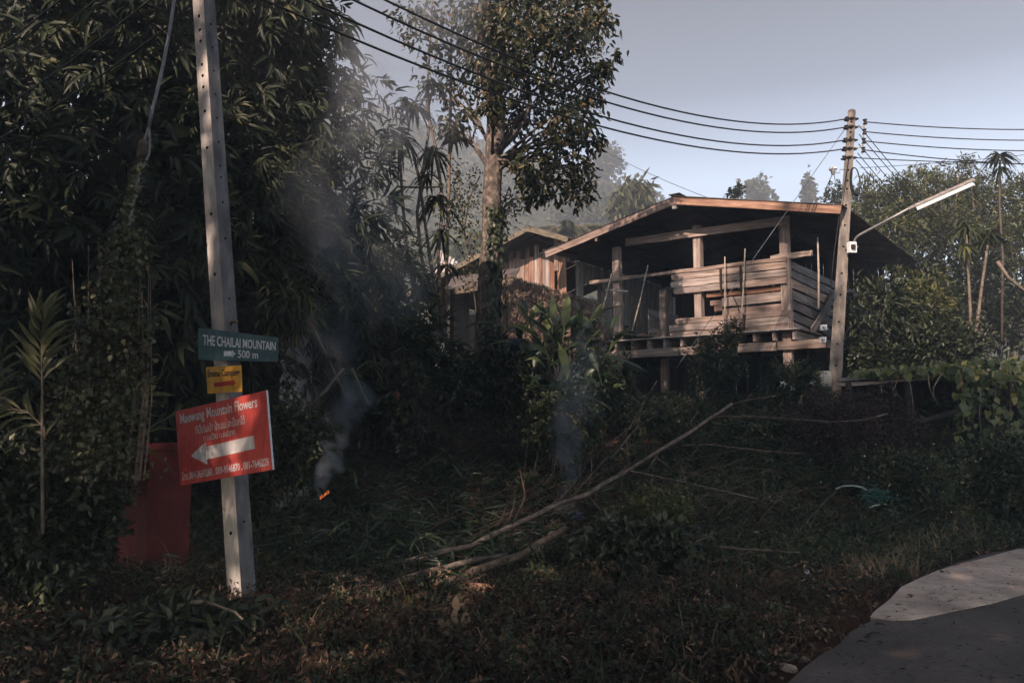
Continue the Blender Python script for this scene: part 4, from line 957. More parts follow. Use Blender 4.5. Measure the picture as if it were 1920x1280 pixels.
# ivy on trunk, its own plant
iv = thing('ivy', 'dark ivy climbing the right side of the big trunk', 'ivy', (tb[0]+.1, TD-.2, tb[2]))
n = 900; yy = rng.uniform(390, 690, n); xx = np.interp(yy, [230,370,440,520,610,700], [930,922,922,918,914,911])
ang = rng.uniform(-1.9, .5, n); rad = np.interp(yy, [230,440,610,700], [17,18,22,23.5])/F*TD*1.08
P = np.array([at(a, b, TD) for a, b in zip(xx, yy)]); P[:,0] += np.cos(ang)*rad*np.where(rng.random(n)<.85,1,1.5); P[:,1] += np.sin(ang)*rad
D = rng.normal(size=P.shape)*.4; D[:,2] -= 1; N = np.stack([np.cos(ang), np.sin(ang), ang*0+.3], 1); L = rng.uniform(.07,.13,n)
foliage('foliage', P, D, N, L, L*.75, M['lf_fine'], iv, T=T_HEART, split=60, minpx=10)
# fine-leaved branches beside the trunk
fb = thing('slender_shrub', 'fine-leaved slender branches hanging left and right of the trunk', 'shrub', at(870, 640, 14.4))
q = MB(); Pq = []
for pts in ([(900,640),(885,520),(870,430),(880,370),(900,330)],[(870,430),(850,400),(835,385)],[(870,400),(850,350),(860,320)],[(895,600),(900,480),(940,410),(960,380)],[(905,480),(955,350),(965,400)]):
    P3 = [at(x, y, 14.3) for x, y in pts]; q.tube(P3, .012, 5)
    for i in range(len(P3)-1):
        for _ in range(110): Pq.append(P3[i].lerp(P3[i+1], random.random())+Vector(rng.normal(size=3)*.16))
q.build('stems', M['twig'], fb, kind='stuff'); Pq = np.array(Pq); n = len(Pq); D = rng.normal(size=Pq.shape); D[:,2] -= .6; L = rng.uniform(.05,.09,n)
keep = Pq[:,2] > 3.9; Pq, D, L = Pq[keep], D[keep], L[keep]
foliage('foliage', Pq, D, rng.normal(size=Pq.shape), L, L*.6, M['lf_tree'], fb)

def rosette(par, c, R, n, w, m, down=.6, part='leaf'):
    """strap leaves arching from one point: each a part"""
    c = Vector(c)
    for k_ in range(n):
        az = random.uniform(0, 2*math.pi); el = random.uniform(-.6, 1.1); L = R*random.uniform(.75, 1.1)
        d0 = Vector((math.cos(az)*math.cos(el), math.sin(az)*math.cos(el), math.sin(el))); sd = d0.cross(Vector((0,0,1))).normalized()
        vs = []; seg = 5
        for i in range(seg+1):
            t = i/seg; p = d0*L*t+Vector((0,0,-down*L*t*t*(1.2 if el > 0 else .6))); ww = w*(.35+.65*math.sin(math.pi*min(1, .15+t*.85)))/2 if i < seg else .002
            vs += [p-sd*ww+Vector((0,0,.01)), p, p+sd*ww+Vector((0,0,.01))]
        fs = []
        for i in range(seg): fs += [(i*3, i*3+1, i*3+4, i*3+3), (i*3+1, i*3+2, i*3+5, i*3+4)]
        me = bpy.data.meshes.new(part); me.from_pydata(vs, [], fs); me.materials.append(M[m])
        a = me.attributes.new('tint', 'FLOAT', 'POINT'); tv = random.random(); a.data.foreach_set('value', [tv]*len(vs))
        o = bpy.data.objects.new(part, me); put(o, par, c)
dr_ = thing('dracaena', 'slender many-stemmed dracaena with drooping strap-leaf tufts left of the trunk', 'dracaena', at(825, 640, 14.2))
for pts in ([(828,620),(822,480),(830,380),(820,290),(800,200),(805,100),(812,-20)],[(835,600),(838,480),(842,330),(845,200),(846,90),(850,-20)],[(815,600),(790,480),(782,400),(796,300),(806,230),(800,150)],[(820,560),(812,520),(800,440),(785,330),(772,280)],[(780,560),(765,480),(755,380),(750,300)]):
    tube('stem', [at(x, y, 14.1) for x, y in pts], [.034,.032,.03,.027,.024,.02,.016][:len(pts)], M['stem_pale'], dr_, n=7)
tube('stem', [at(745,350,14.0), at(790,352,14.0), at(830,350,14.0)], .018, M['twig'], dr_)
for x, y, r_, n_ in ((750,262,.62,34),(812,285,.55,30),(820,375,.55,34),(828,440,.5,26),(815,160,.5,24),(775,200,.5,26),(835,500,.4,18),(760,190,.4,20),(850,250,.4,16),(800,330,.4,18)):
    rosette(dr_, at(x, y, 14.1), r_, n_, .055, 'lf_bamboo', .9)

# broad leaved clump
lily = thing('ginger_clump', 'clump of broad upright glossy leaves in front of the thatch', 'plant', (at(1050,700,12.6).x, 12.6, hz(.7,12.6)))
def broad(par, base, az, el, L, w, droop, m='lf_lily', tv=None):
    d0 = Vector((math.cos(az)*math.cos(el), math.sin(az)*math.cos(el), math.sin(el))); sd = d0.cross(Vector((random.uniform(-.3,.3),random.uniform(-.5,0),1))).normalized(); up = sd.cross(d0)
    vs = []; seg = 8
    for i in range(seg+1):
        t = i/seg; tt = max(0, (t-.3)/.7)
        ww = w/2*(.12 if t < .3 else max(.02, math.sin(math.pi*(.08+.92*tt))**.7*(1-.15*tt)))
        p = d0*L*t+Vector((0,0,-droop*L*t*t)); vs += [p-sd*ww+up*ww*.35, p, p+sd*ww+up*ww*.35]
    fs = []
    for i in range(seg): fs += [(i*3, i*3+1, i*3+4, i*3+3), (i*3+1, i*3+2, i*3+5, i*3+4)]
    me = bpy.data.meshes.new('leaf'); me.from_pydata(vs, [], fs); me.materials.append(M[m]); me.shade_smooth()
    a = me.attributes.new('tint', 'FLOAT', 'POINT'); v_ = random.random()**1.3 if tv is None else tv; a.data.foreach_set('value', [v_]*len(vs))
    o = bpy.data.objects.new('leaf', me); put(o, par, base)
for k_ in range(190):
    x = random.gauss(1050, 42); y = random.uniform(605, 750)
    s = (x-1050)/60; az = math.pi/2-s*1.0+random.uniform(-2.6, 2.6); el = random.uniform(.1, 1.35)
    broad(lily, at(x, y, random.uniform(12.1, 13.0)), az, el, random.uniform(.55, .95), random.uniform(.09, .15), random.uniform(.15, .6))
for x, y, az, el, L, w in ((1035,625,1.5,1.35,.75,.16),(1055,640,1.2,1.25,.95,.15),(1095,615,.3,.7,.75,.12),(1085,600,.1,.45,.8,.12),(1020,640,2.6,.6,.75,.14),(1045,640,-1.4,-.4,.7,.15)):
    broad(lily, at(x, y, 12.05), az, el, L, w, .15 if el > 0 else .5, tv=.85)
stm = MB()
for k_ in range(13):
    x = random.gauss(1048, 22); b_ = at(x, random.uniform(620, 690), 12.5); bx_ = b_.x+random.gauss(0,.22); by_ = 12.5+random.gauss(0,.2); stm.tube([Vector((bx_, by_, hz(bx_, by_)-.05)), b_.lerp(Vector((bx_, by_, 1)), .4), b_], [.013,.011,.008], 5)
stm.build('stems', M['twig'], lily, kind='stuff')

def shrub(name, label, c, r, n, leaf, m, split=0, T=T_LO, wr=.5, shell=.25, lump=.35, group=None, cat='shrub', stems=8, minpx=12, droop=.2):
    base = (c[0], c[1], max(hz(c[0], c[1]), c[2]-r[2])-.05); rt = thing(name, label, cat, base, group)
    p, u = ell_points(n, c, r, shell, lump, seed=c[0]*3); D = u*.6+rng.normal(size=p.shape)*.6; D[:,2] -= droop; L = np.clip(rng.normal(leaf, leaf*.25, n), leaf*.4, leaf*1.6)
    foliage('foliage', p, D, up_normals(D, .7), L, L*wr*rng.uniform(.8, 1.2, n), M[m], rt, T=T, split=split, minpx=minpx)
    q = MB()
    for _ in range(stems):
        e = Vector(p[random.randrange(n)]); b0 = Vector(base)+Vector((random.uniform(-.15,.15), random.uniform(-.15,.15), -.05)); q.tube([b0, b0.lerp(e, .5)+Vector((0,0,.08)), e], [.016,.011,.004], 4)
    q.build('stems', M['twig'], rt, kind='stuff'); return rt
def sc(px, py, d, rx, ry, rz): p = at(px, py, d); return (p.x, p.y, p.z), (rx, ry, rz)
def S2(name, label, px, py, d, rpx, rpy, n, leaf, m, **k_):
    c = at(px, py, d); return shrub(name, label, (c.x, c.y, c.z), (rpx/F*d, rpx/F*d*.8, rpy/F*d), n, leaf, m, **k_)
S2('feathery_shrub', 'feathery shrub climbing the middle front post below the planks', 1345, 685, 16.8, 50, 62, 5200, .09, 'lf_fine', wr=.35)
S2('feathery_shrub', 'small feathery shoots reaching the lower front planks', 1375, 625, 17.0, 24, 26, 700, .09, 'lf_fine', wr=.3)
S2('broadleaf_shrub', 'dense dark shrub with fingered leaves right of the far pole', 1655, 600, 17.4, 72, 80, 2600, .17, 'lf_fine', split=200, T=T_HI, wr=.26, shell=.6)
S2('broadleaf_shrub', 'shrub right of the far pole with lighter yellow-green tips', 1722, 588, 17.9, 60, 72, 2600, .17, 'lf_olive', split=150, T=T_HI, wr=.26, shell=.6)
S2('broadleaf_shrub', 'dark shrub between the far pole and the shed roof', 1645, 678, 17.0, 65, 36, 2600, .13, 'lf_fine', wr=.4)
S2('broadleaf_shrub', 'dark shrub above the shed roof beneath the pale stems', 1760, 660, 16.8, 90, 60, 3600, .14, 'lf_fine', wr=.4)
S2('purple_shrub', 'low purple-brown twiggy shrub in front of the shed', 1600, 800, 12.8, 120, 65, 11000, .06, 'lf_purple', wr=.4)
S2('weedy_bush', 'green weedy bush below the middle of the wooden house', 1250, 795, 14.8, 90, 32, 5500, .08, 'lf_weed', wr=.4)
S2('weedy_bush', 'green weedy bush right of the leaning branch tip', 1440, 820, 13.8, 95, 45, 7000, .08, 'lf_weed', wr=.4)
S2('weedy_bush', 'tall grassy bush left of the cream cabinet', 1490, 725, 15.5, 50, 45, 2500, .2, 'lf_weed', wr=.14, T=T_BLADE)
S2('weedy_bush', 'smoky green bush under the left front post', 1135, 720, 15.0, 65, 60, 4200, .08, 'lf_fine', wr=.45)
S2('weedy_bush', 'dark leafy bush left of the ginger clump stems', 930, 720, 12.9, 90, 75, 5600, .10, 'lf_fine', wr=.45, split=60)
S2('weedy_bush', 'dark leafy bush at the foot of the drooping bamboo', 760, 760, 12.8, 110, 70, 6500, .10, 'lf_fine', wr=.45)
S2('weedy_bush', 'dark bush behind the whitewashed pillar', 620, 650, 13.6, 90, 90, 5000, .13, 'lf_fine', wr=.35)
S2('weedy_bush', 'green bush at the right edge below the vines', 1880, 900, 12.0, 110, 75, 8000, .08, 'lf_weed', wr=.45)
S2('weedy_bush', 'green bush around the discarded teal net', 1700, 900, 11.8, 110, 55, 8000, .07, 'lf_weed', wr=.45)
S2('cut_leafy_branch', 'freshly cut leafy branch heaped right of the smoking pile', 1200, 1030, 8.6, 115, 50, 3600, .095, 'lf_fine', wr=.5, split=200, T=T_HI, shell=.3)
S2('weedy_bush', 'pale green seeding bush behind the cut branch', 1230, 960, 10.0, 75, 45, 4200, .05, 'lf_olive', wr=.5)
S2('weedy_bush', 'leafy bush at the foot of the ginger clump', 1055, 790, 11.9, 70, 55, 5500, .085, 'lf_weed', wr=.45)
S2('dark_bush', 'dark bush in the gap below the left end of the floor', 1165, 668, 21.5, 75, 45, 3500, .14, 'lf_weed', wr=.45)
S2('dark_bush', 'dark bush behind the thatched shelter', 1010, 650, 20.5, 90, 50, 3500, .14, 'lf_weed', wr=.45)
S2('weedy_bush', 'dark leafy bush hiding the foot of the whitewashed pillar', 548, 835, 10.4, 85, 88, 6500, .085, 'lf_weed', wr=.4)
S2('bamboo_shoot', 'drooping bamboo shoots over the top of the whitewashed pillar', 545, 575, 10.3, 62, 62, 520, .20, 'lf_bamboo', wr=.17, T=T_HI, droop=.9, shell=.1, cat='bamboo')
# left foreground
S2('weedy_bush', 'dense dark bush at the left edge beside the red box', 45, 980, 6.6, 150, 130, 11000, .075, 'lf_fine', wr=.5, split=150)
S2('weedy_bush', 'reddish leafy bush directly left of the red box', 165, 900, 7.2, 62, 120, 6500, .06, 'lf_climber', wr=.6)
S2('weedy_bush', 'dark bush under the palm fronds at the left edge', 40, 800, 7.6, 130, 110, 7000, .09, 'lf_fine', wr=.45)
S2('cut_leafy_branch', 'cut leafy branches lying left of the near pole foot', 320, 1160, 5.9, 150, 26, 700, .12, 'lf_fine', wr=.35, T=T_HI, split=120)
# climbing flowering plant on guy wire
cv = thing('flowering_climber', 'pale green flowering climber swallowing the near guy wire', 'climber', (at(165,930,6.3).x, 6.4, 0))
P = []; ys2 = np.concatenate([rng.uniform(300, 460, 260), rng.uniform(430, 620, 1600), rng.uniform(600, 900, 4600)])
for y in ys2:
    x = np.interp(y, [300,460,620,760,900], [262,232,205,185,160]); wd_ = np.interp(y, [300,400,500,600,700,900], [8,16,34,52,62,75]); x += random.gauss(0, 1)*wd_*.62
    P.append(at(x, y, 6.45+random.gauss(0, .16)))
P = np.array(P); n = len(P); D = rng.normal(size=P.shape); D[:,2] -= .3; L = rng.uniform(.025,.065,n)
foliage('foliage', P, D, rng.normal(size=P.shape)+np.array([0,-.8,.6]), L, L*.75, M['lf_climber'], cv, T=T_HI, split=200, minpx=9)
P = []
for _ in range(80):
    y = random.uniform(420, 880); x = np.interp(y, [300,460,620,760,900], [262,236,215,195,165])+random.gauss(0, 1)*np.interp(y, [300,500,900], [10,32,55]); c = np.array(at(x, y, 6.3+random.gauss(0,.1)))
    P.append(c+rng.normal(size=(12, 3))*[.018,.018,.008])
P = np.concatenate(P); foliage('flower_heads', P, rng.normal(size=P.shape)+[0,0,1], sph(len(P)), np.full(len(P), .014), np.full(len(P), .012), M['lf_climber'], cv, tint=np.full(len(P), 1.0))
q = MB()
for _ in range(16):
    x = random.uniform(120, 290); q.tube([at(x-20, 900, 6.4), at(x-5, 750, 6.4), at(x+random.uniform(-20,20), random.uniform(450,650), 6.4)], [.007,.005,.003], 4)
q.build('stems', M['stem_pale'], cv, kind='stuff')
# palm fronds
pm = thing('young_palm', 'young palm with one upright feathery frond at the left', 'palm', (at(80,1000,6.6).x, 6.6, 0))
def frond(pts, d, leafL, n, spread=1.0, t0_=.25):
    P3 = [at(x, y, d) for x, y in pts]; fr = tube('frond', P3, [.012-.008*i/(len(P3)-1) for i in range(len(P3))], M['lf_palm'] if False else M['stem_pale'], pm, n=6)
    m_ = len(P3)-1
    for j in range(n):
        t = t0_+(1-t0_)*j/(n-1); s = t*m_; i = min(m_-1, int(s)); p = P3[i].lerp(P3[i+1], s-i); ax = (P3[i+1]-P3[i]).normalized(); side = ax.cross(Vector((0,1,0))).normalized()
        for sg in (-1, 1):
            L = leafL*(.55+.6*math.sin(math.pi*(.25+.6*t)))*random.uniform(.85, 1.1); d_ = (side*sg*spread*(1.15-.75*t)+ax*(.35+.9*t)+Vector((random.uniform(-.12,.12),random.uniform(-.4,.2),random.uniform(-.22,.12)))).normalized()
            R = frame(np.array([d_]), np.array([[random.uniform(-.3,.3),-1,.5]]))[0]
            qv = int(random.random()*5.99); key = ('palm', qv)
            if key not in CACHE: CACHE[key] = rawmesh('leaflet', T_HI[0], T_HI[1], 8, 1, np.array([(qv+.5)/6]), M['lf_palm'])
            o = bpy.data.objects.new('leaflet', CACHE[key]); COL.objects.link(o); o.parent = fr
            o.matrix_basis = Matrix.Translation(p-WL[fr.name]) @ Matrix(R.tolist()).to_4x4() @ Matrix.Diagonal((L*random.uniform(.10,.15), L, L*random.uniform(.6,2.2), 1))
frond([(80,1000),(79,850),(79,720),(78,640),(82,590)], 6.0, .30, 12, t0_=.52)
frond([(92,980),(90,880),(82,800),(50,770),(15,765)], 6.7, .25, 9)
frond([(150,930),(190,830),(230,765),(270,740)], 6.9, .28, 10)
frond([(10,980),(-10,850),(-20,760),(5,670)], 6.9, .3, 10)
fr2 = thing('dry_frond', 'bent dry palm frond drooping over the top of the red box', 'frond', tuple(at(255, 840, 7.7)))
for pts in ([(240,842),(262,815),(290,795),(326,775)],[(262,815),(300,800),(330,805)],[(225,850),(262,832),(300,850),(330,890)],[(230,848),(280,845),(320,870)],[(240,846),(255,870),(262,900)]):
    P3 = [at(x, y, 7.6) for x, y in pts]; q = MB()
    q.v = []
    for i, p in enumerate(P3):
        w_ = .028*(1-i/len(P3)); q.v += [p+Vector((0,0,-w_)), p+Vector((0,-.008,w_*.4))]
    q.f = [(2*i, 2*i+2, 2*i+3, 2*i+1) for i in range(len(P3)-1)]; o = q.build('leaflet', M['lf_palm'], fr2)
    a = o.data.attributes.new('tint', 'FLOAT', 'POINT'); a.data.foreach_set('value', [.8]*len(q.v))

# right-hand wood
G5 = 'tall trees and bamboo at the right edge'
def rt(name, label, cl, n, leaf, m, **k_):
    base = at(cl[0][0], 700, cl[0][3]); b_ = (base.x, cl[0][3], 2.2); cr = [((at(x, y, d).x, d, at(x, y, d).z), (r_/F*d, r_/F*d*.8, r_/F*d*.9)) for x, y, r_, d in cl]
    tp = max(cr, key=lambda q: q[0][2])[0]; return tree(name, label, b_, (tp[0], tp[1], tp[2]), cr, n, leaf, M[m], trunk_r=.1, group=G5, lump=.4, **k_)
rt('bushy_tree', 'bushy sunlit tree just right of the cable coil', [(1650,400,52,24),(1690,370,45,24),(1670,440,60,23.5),(1720,420,55,24)], 8500, .15, 'lf_olive', wr=.35)
rt('bushy_tree', 'feathery bamboo-like tree behind the lamp arm', [(1760,350,42,25),(1800,390,60,25),(1770,430,60,24),(1830,360,40,25)], 8500, .15, 'lf_olive', wr=.3)
rt('bushy_tree', 'dark bushy tree at the right edge under the dracaena', [(1880,400,60,24),(1930,380,60,24),(1900,460,70,23),(1850,470,60,23),(1960,330,40,25)], 9000, .16, 'lf_olive', wr=.35)
rt('bushy_tree', 'dark lower tree behind the pale stems', [(1790,520,70,22),(1850,560,75,22),(1760,600,70,21),(1900,600,80,21),(1720,500,45,22)], 11000, .17, 'lf_fine', wr=.35)
rt('bushy_tree', 'dark tree behind the right roof slope', [(1610,380,34,30),(1570,365,24,30),(1620,440,40,30)], 2600, .17, 'lf_fine', wr=.4)
rt('bushy_tree', 'small leafy branch tips just over the right roof slope', [(1372,362,10,28),(1385,355,8,28)], 160, .2, 'lf_fine', wr=.45, trunk=False)
# feathery bamboo tips against the sky
ft = thing('bamboo_tips', 'arching feathery bamboo tips rising above the right-hand wood', 'bamboo', (at(1760,700,24).x, 24, 2.2))
P = []; q = MB()
for x0, x1, y1 in ((1640,1625,330),(1690,1712,312),(1740,1735,318),(1790,1800,300),(1830,1815,296),(1860,1905,330),(1770,1755,330),(1720,1690,335)):
    pts = [at(x0, 440, 24), at(x0+(x1-x0)*.4, 370, 24), at(x1, y1+6, 24), at(x1+(x1-x0)*.5+8, y1+4, 24)]; q.tube(pts, [.03,.02,.012,.005], 4)
    for i in range(3): 
        for _ in range(60): P.append(pts[i].lerp(pts[i+1], random.random())+Vector(rng.normal(size=3)*.13))
for x_, y_ in ((1700,440),(1850,460)): q.tube([at(x_,700,24), at(x_,y_,24)], .03, 5)
q.build('culms', M['stem_pale'], ft, kind='stuff'); P = np.array(P); D = rng.normal(size=P.shape)*.6; D[:,2] -= .8
foliage('foliage', P, D, sph(len(P)), rng.uniform(.15,.3,len(P)), rng.uniform(.03,.05,len(P)), M['lf_olive'], ft)
d2 = thing('dracaena', 'dark palm-like dracaena head standing above the right-hand trees', 'dracaena', (at(1874,600,20).x, 20, 2.2))
tube('stem', [at(1878,640,20), at(1880,480,20), at(1874,380,20), at(1875,300,20)], [.035,.03,.026,.024], M['bark_dark'], d2)
rosette(d2, at(1874, 292, 20), .5, 60, .06, 'lf_fine', .7)
rosette(d2, at(1874, 318, 20), .42, 34, .05, 'lf_fine', 1.0)
d3 = thing('dracaena', 'dracaena tuft on pale forked stems behind the slanting cables', 'dracaena', (at(1820,700,17.5).x, 17.5, 2.0))
for pts in ([(1822,668),(1820,600),(1816,520),(1812,440)],[(1825,668),(1834,590),(1843,520),(1852,460)],[(1870,490),(1890,520),(1925,548),(1960,570)]):
    tube('stem', [at(x, y, 17.5) for x, y in pts], [.04,.036,.03,.025], M['stem_pale'], d3)
rosette(d3, at(1812, 425, 17.5), .5, 40, .055, 'lf_olive', .8); rosette(d3, at(1855, 440, 17.5), .45, 36, .055, 'lf_fine', .8); rosette(d3, at(1808, 462, 17.5), .4, 24, .05, 'lf_olive', 1.0)

# ================================================================ GROUND COVER
def region(n, x0, x1, y0, y1, rmin=.12):
    P = np.stack([rng.uniform(x0, x1, n), rng.uniform(y0, y1, n)], 1)
    r = rdist(P[:,0], P[:,1])
    vis = np.abs(P[:,0]) < P[:,1]*.70+.6
    return P[(r > rmin-.0+rng.random(n)*.12) & vis]
def plants(P, h, k_, leaf, wr, m, label, cat, tintp=1.0, T=T_LO, spread=.5, name='weeds'):
    n = len(P); z = hgt(P[:,0], P[:,1]); hh_ = h*rng.uniform(.35, 1.2, n)*(.55+.45*np.sin(P[:,0]*2.3+1)*np.sin(P[:,1]*2.9)+.2)
    hh_ = np.maximum(hh_, .04)
    t = rng.random((n, k_)); lean = rng.normal(size=(n, 1, 2))*.25
    B = np.zeros((n, k_, 3)); B[..., 0] = P[:, None, 0]+lean[..., 0]*t*hh_[:, None]+rng.normal(size=(n, k_))*spread*hh_[:, None]*.35
    B[..., 1] = P[:, None, 1]+lean[..., 1]*t*hh_[:, None]+rng.normal(size=(n, k_))*spread*hh_[:, None]*.35; B[..., 2] = z[:, None]+t*hh_[:, None]
    B = B.reshape(-1, 3); D = rng.normal(size=B.shape); D[:,2] += .1; L = rng.uniform(.5, 1.3, len(B))*leaf
    pt = .5+.5*np.sin(P[:,0]*1.1+np.sin(P[:,1]*.9)*2)*np.sin(P[:,1]*1.4+np.cos(P[:,0]*.8)*2)
    tn = np.clip(np.repeat(rng.random(n)*.45+pt*.35, k_)+rng.random(len(B))*.3, 0, 1)**tintp
    return foliage(name, B, D, up_normals(D, .6), L, L*wr, M[m], T=T, tint=tn, label=label, cat=cat)
def blades(P, h, k_, w, m, label, cat, name='grass', tintp=1.0, flat=.0):
    n = len(P); z = hgt(P[:,0], P[:,1]); B = np.repeat(np.stack([P[:,0], P[:,1], z-.01], 1), k_, 0)+rng.normal(size=(n*k_, 3))*[.03,.03,.0]
    D = rng.normal(size=B.shape)*(.55+flat); D[:,2] = np.abs(D[:,2])*(1-min(.9, flat))+.8*(1-min(1, flat)); L = np.repeat(h*rng.uniform(.4,1.2,n), k_)*rng.uniform(.5,1.1,n*k_)
    return foliage(name, B, D, rng.normal(size=B.shape)+[0,-1,.3], L, np.full(len(B), w)*rng.uniform(.6,1.3,len(B)), M[m], T=T_BLADE, tint=rng.random(len(B))**tintp, label=label, cat=cat)
def earth(P):
    # bare brown bank in the middle and the red earth patch by the road stay thinly covered
    a = ((P[:,0]+1.2)/1.7)**2+((P[:,1]-11.3)/1.5)**2 < 1; b = ((P[:,0]-2.3)/1.6)**2+((P[:,1]-7.6)/1.05)**2 < 1
    return P[~((a | b) & (rng.random(len(P)) < .8))]
plants(earth(region(8500, -6, 6, 3.0, 7.8)), .20, 16, .045, .5, 'lf_dry', 'brown withered weeds covering the near roadside verge', 'weeds', 1.3)
plants(earth(region(3600, -6, 4, 3.2, 8.5)), .24, 16, .05, .45, 'lf_weed', 'dark green low weeds between the dry ones', 'weeds', 1.3)
Pb = region(5200, -3.2, 4.2, 6.4, 13.2); plants(Pb, .10, 12, .035, .4, 'lf_dry', 'dead brown stalks and crumbs over the bare bank', 'litter', 1.0, name='dead_stalks')
blades(Pb[:2600], .16, 3, .005, 'lf_dry', 'thin dead grass over the bare brown bank', 'grass', tintp=.5, flat=.4)
Pm = earth(region(15000, -9, 11, 7.4, 13.5)); plants(Pm, .20, 11, .07, .35, 'lf_weed', 'dark green weeds over the middle ground', 'weeds', 1.2)
Pm = region(9000, -10, 14, 12, 20.5); plants(Pm, .28, 12, .09, .35, 'lf_weed', 'green weeds climbing the bank to the house', 'weeds', 1.0)
Pm = region(3500, 2, 12, 8.5, 14.5); plants(Pm, .45, 16, .07, .35, 'lf_weed', 'thick green undergrowth on the bank right of the branch', 'undergrowth', .9)
blades(region(3400, -5, 9, 3.4, 12.5, -.08), .17, 6, .005, 'lf_dry', 'dry grass blades scattered over the verge', 'grass', tintp=.8)
blades(region(2200, -6, 8, 3.3, 12), .28, 2, .005, 'lf_straw', 'pale straw stalks sticking out of the verge', 'straw', 'straw', 1.5, flat=.6)
Pg = []
for x, y in ((1680,1075),(1700,1060),(1640,1090),(1760,1040),(1800,1025),(1735,1050),(1690,1082)): 
    g = gpt(x, y-8); Pg += [(g[0]+random.gauss(0,.12), g[1]+random.gauss(0,.12)) for _ in range(26)]
blades(np.array(Pg), .34, 5, .006, 'lf_straw', 'tufts of pale dry grass along the road edge', 'grass', 'dry_grass', 1.2)
Pw = region(520, -5, 4.5, 3.2, 8.2); zw = hgt(Pw[:,0], Pw[:,1])
n = len(Pw); kk = 26; B = np.repeat(np.stack([Pw[:,0], Pw[:,1], zw], 1), kk, 0)+rng.normal(size=(n*kk, 3))*[.05,.05,.0]; B[:,2] += rng.random(n*kk)*np.repeat(rng.uniform(.08,.30,n), kk)
D = rng.normal(size=B.shape); D[:,2] -= .5
foliage('withered_clumps', B, D, rng.normal(size=B.shape)+[0,0,.5], rng.uniform(.03,.08,len(B)), rng.uniform(.010,.025,len(B)), M['lf_dry'], T=T_HI, tint=np.repeat(rng.uniform(.45,.93,n), kk)+rng.normal(size=len(B))*.05, label='withered orange-brown weed clumps in the near verge', cat='weeds')
blades(region(700, -5, 6, 3.3, 9.5), .42, 5, .006, 'lf_weed', 'tall thin green grass stalks in the near verge', 'grass', 'grass', 1.0)
# brushwood: thin cut twigs lying over the clearing and the bank
q = MB()
def twigs(n_, cx, sx_, cy, sy_, L0, L1, lift):
    for _ in range(n_):
        x = random.gauss(cx, sx_); y = random.gauss(cy, sy_)
        if not (0 < x < 1900 and 860 < y < 1240) and cy > 900: continue
        p = hit(x, y, random.random()**2*lift+.02)
        if p.y > 40 or rdist(p.x+.7, p.y) < .1: continue
        a = random.gauss(.5, .7); L = random.uniform(L0, L1); d_ = Vector((math.cos(a), math.sin(a)*.7, random.gauss(.12, .25)))*L
        m_ = p+d_*.5+Vector((random.uniform(-.05,.05), 0, random.uniform(-.03,.05)))*L; e_ = p+d_
        e_.z = max(e_.z, hz(e_.x, e_.y)+.01); m_.z = max(m_.z, hz(m_.x, m_.y)+.01)
        r_ = random.uniform(.003,.008); q.tube([p, m_, e_], [r_, r_*.8, r_*.4], 4, False)
twigs(330, 980, 230, 1010, 45, .3, 1.3, .25); twigs(160, 820, 130, 860, 40, .2, .8, .15); twigs(220, 900, 380, 1150, 40, .1, .5, .06); twigs(90, 1500, 90, 1110, 25, .1, .6, .03); twigs(90, 1250, 130, 960, 40, .4, 1.3, .5)
q.build('brushwood', M['branch'], label='tangle of thin cut twigs lying over the clearing', cat='brushwood', kind='stuff')
# dead leaves lying about
P2 = region(11000, -6, 9, 3.2, 13, -.22); z = hgt(P2[:,0], P2[:,1])+rng.uniform(.01,.10,len(P2)); B = np.stack([P2[:,0], P2[:,1], z], 1); D = rng.normal(size=B.shape)*[1,1,.25]
foliage('leaf_litter', B, D, rng.normal(size=B.shape)*.4+[0,0,1], rng.uniform(.03,.09,len(B)), rng.uniform(.015,.045,len(B)), M['lf_dry'], T=T_HI, tint=rng.random(len(B))**.9, label='fallen brown leaves scattered over the verge', cat='leaf litter')
# debris on the road
Pr = []
for _ in range(420):
    g = gpt(random.uniform(1500, 1925), random.uniform(1040, 1285)); r = float(rdist(g[0], g[1]))
    if r < -.03: Pr.append((g[0], g[1], .026))
Pr = np.array(Pr); D = rng.normal(size=Pr.shape)*[1,1,.05]; foliage('road_litter', Pr, D, np.tile([0,0,1.], (len(Pr),1)), rng.uniform(.01,.05,len(Pr)), rng.uniform(.003,.012,len(Pr)), M['lf_dry'], tint=rng.random(len(Pr))*.8, label='twigs and leaf crumbs scattered on the road', cat='litter')
# loose cut foliage heap in the centre: long blades and sprays
n = 3200; P = []
for _ in range(n):
    x = random.gauss(800, 180); y = random.gauss(1000, 30); g = gpt(x, y, .15); P.append((g[0], g[1], hz(*g)+random.random()**2*.28))
P = np.array(P); D = rng.normal(size=P.shape)*[1,1,.45]; foliage('cut_foliage', P, D, rng.normal(size=P.shape)*.6+[0,-.4,1], rng.uniform(.12,.38,n), rng.uniform(.015,.04,n), M['lf_lily'], T=T_HI, tint=rng.random(n)**2*.8, label='heap of cut leafy sprays lying behind the long branch', cat='cut foliage')
n = 900; P = []
for _ in range(n):
    x = random.gauss(310, 55); y = random.gauss(1065, 16); g = gpt(x, y, .15); P.append((g[0], g[1], hz(*g)+random.random()*.16))
P = np.array(P); D = rng.normal(size=P.shape)*[1,1,.35]; foliage('cut_grass', P, D, rng.normal(size=P.shape)*.6+[0,-.4,1], rng.uniform(.12,.4,n), np.full(n,.008), M['lf_straw'], T=T_BLADE, tint=rng.random(n)**2*.8, label='yellowish cut grass heaped at the foot of the red box', cat='grass')

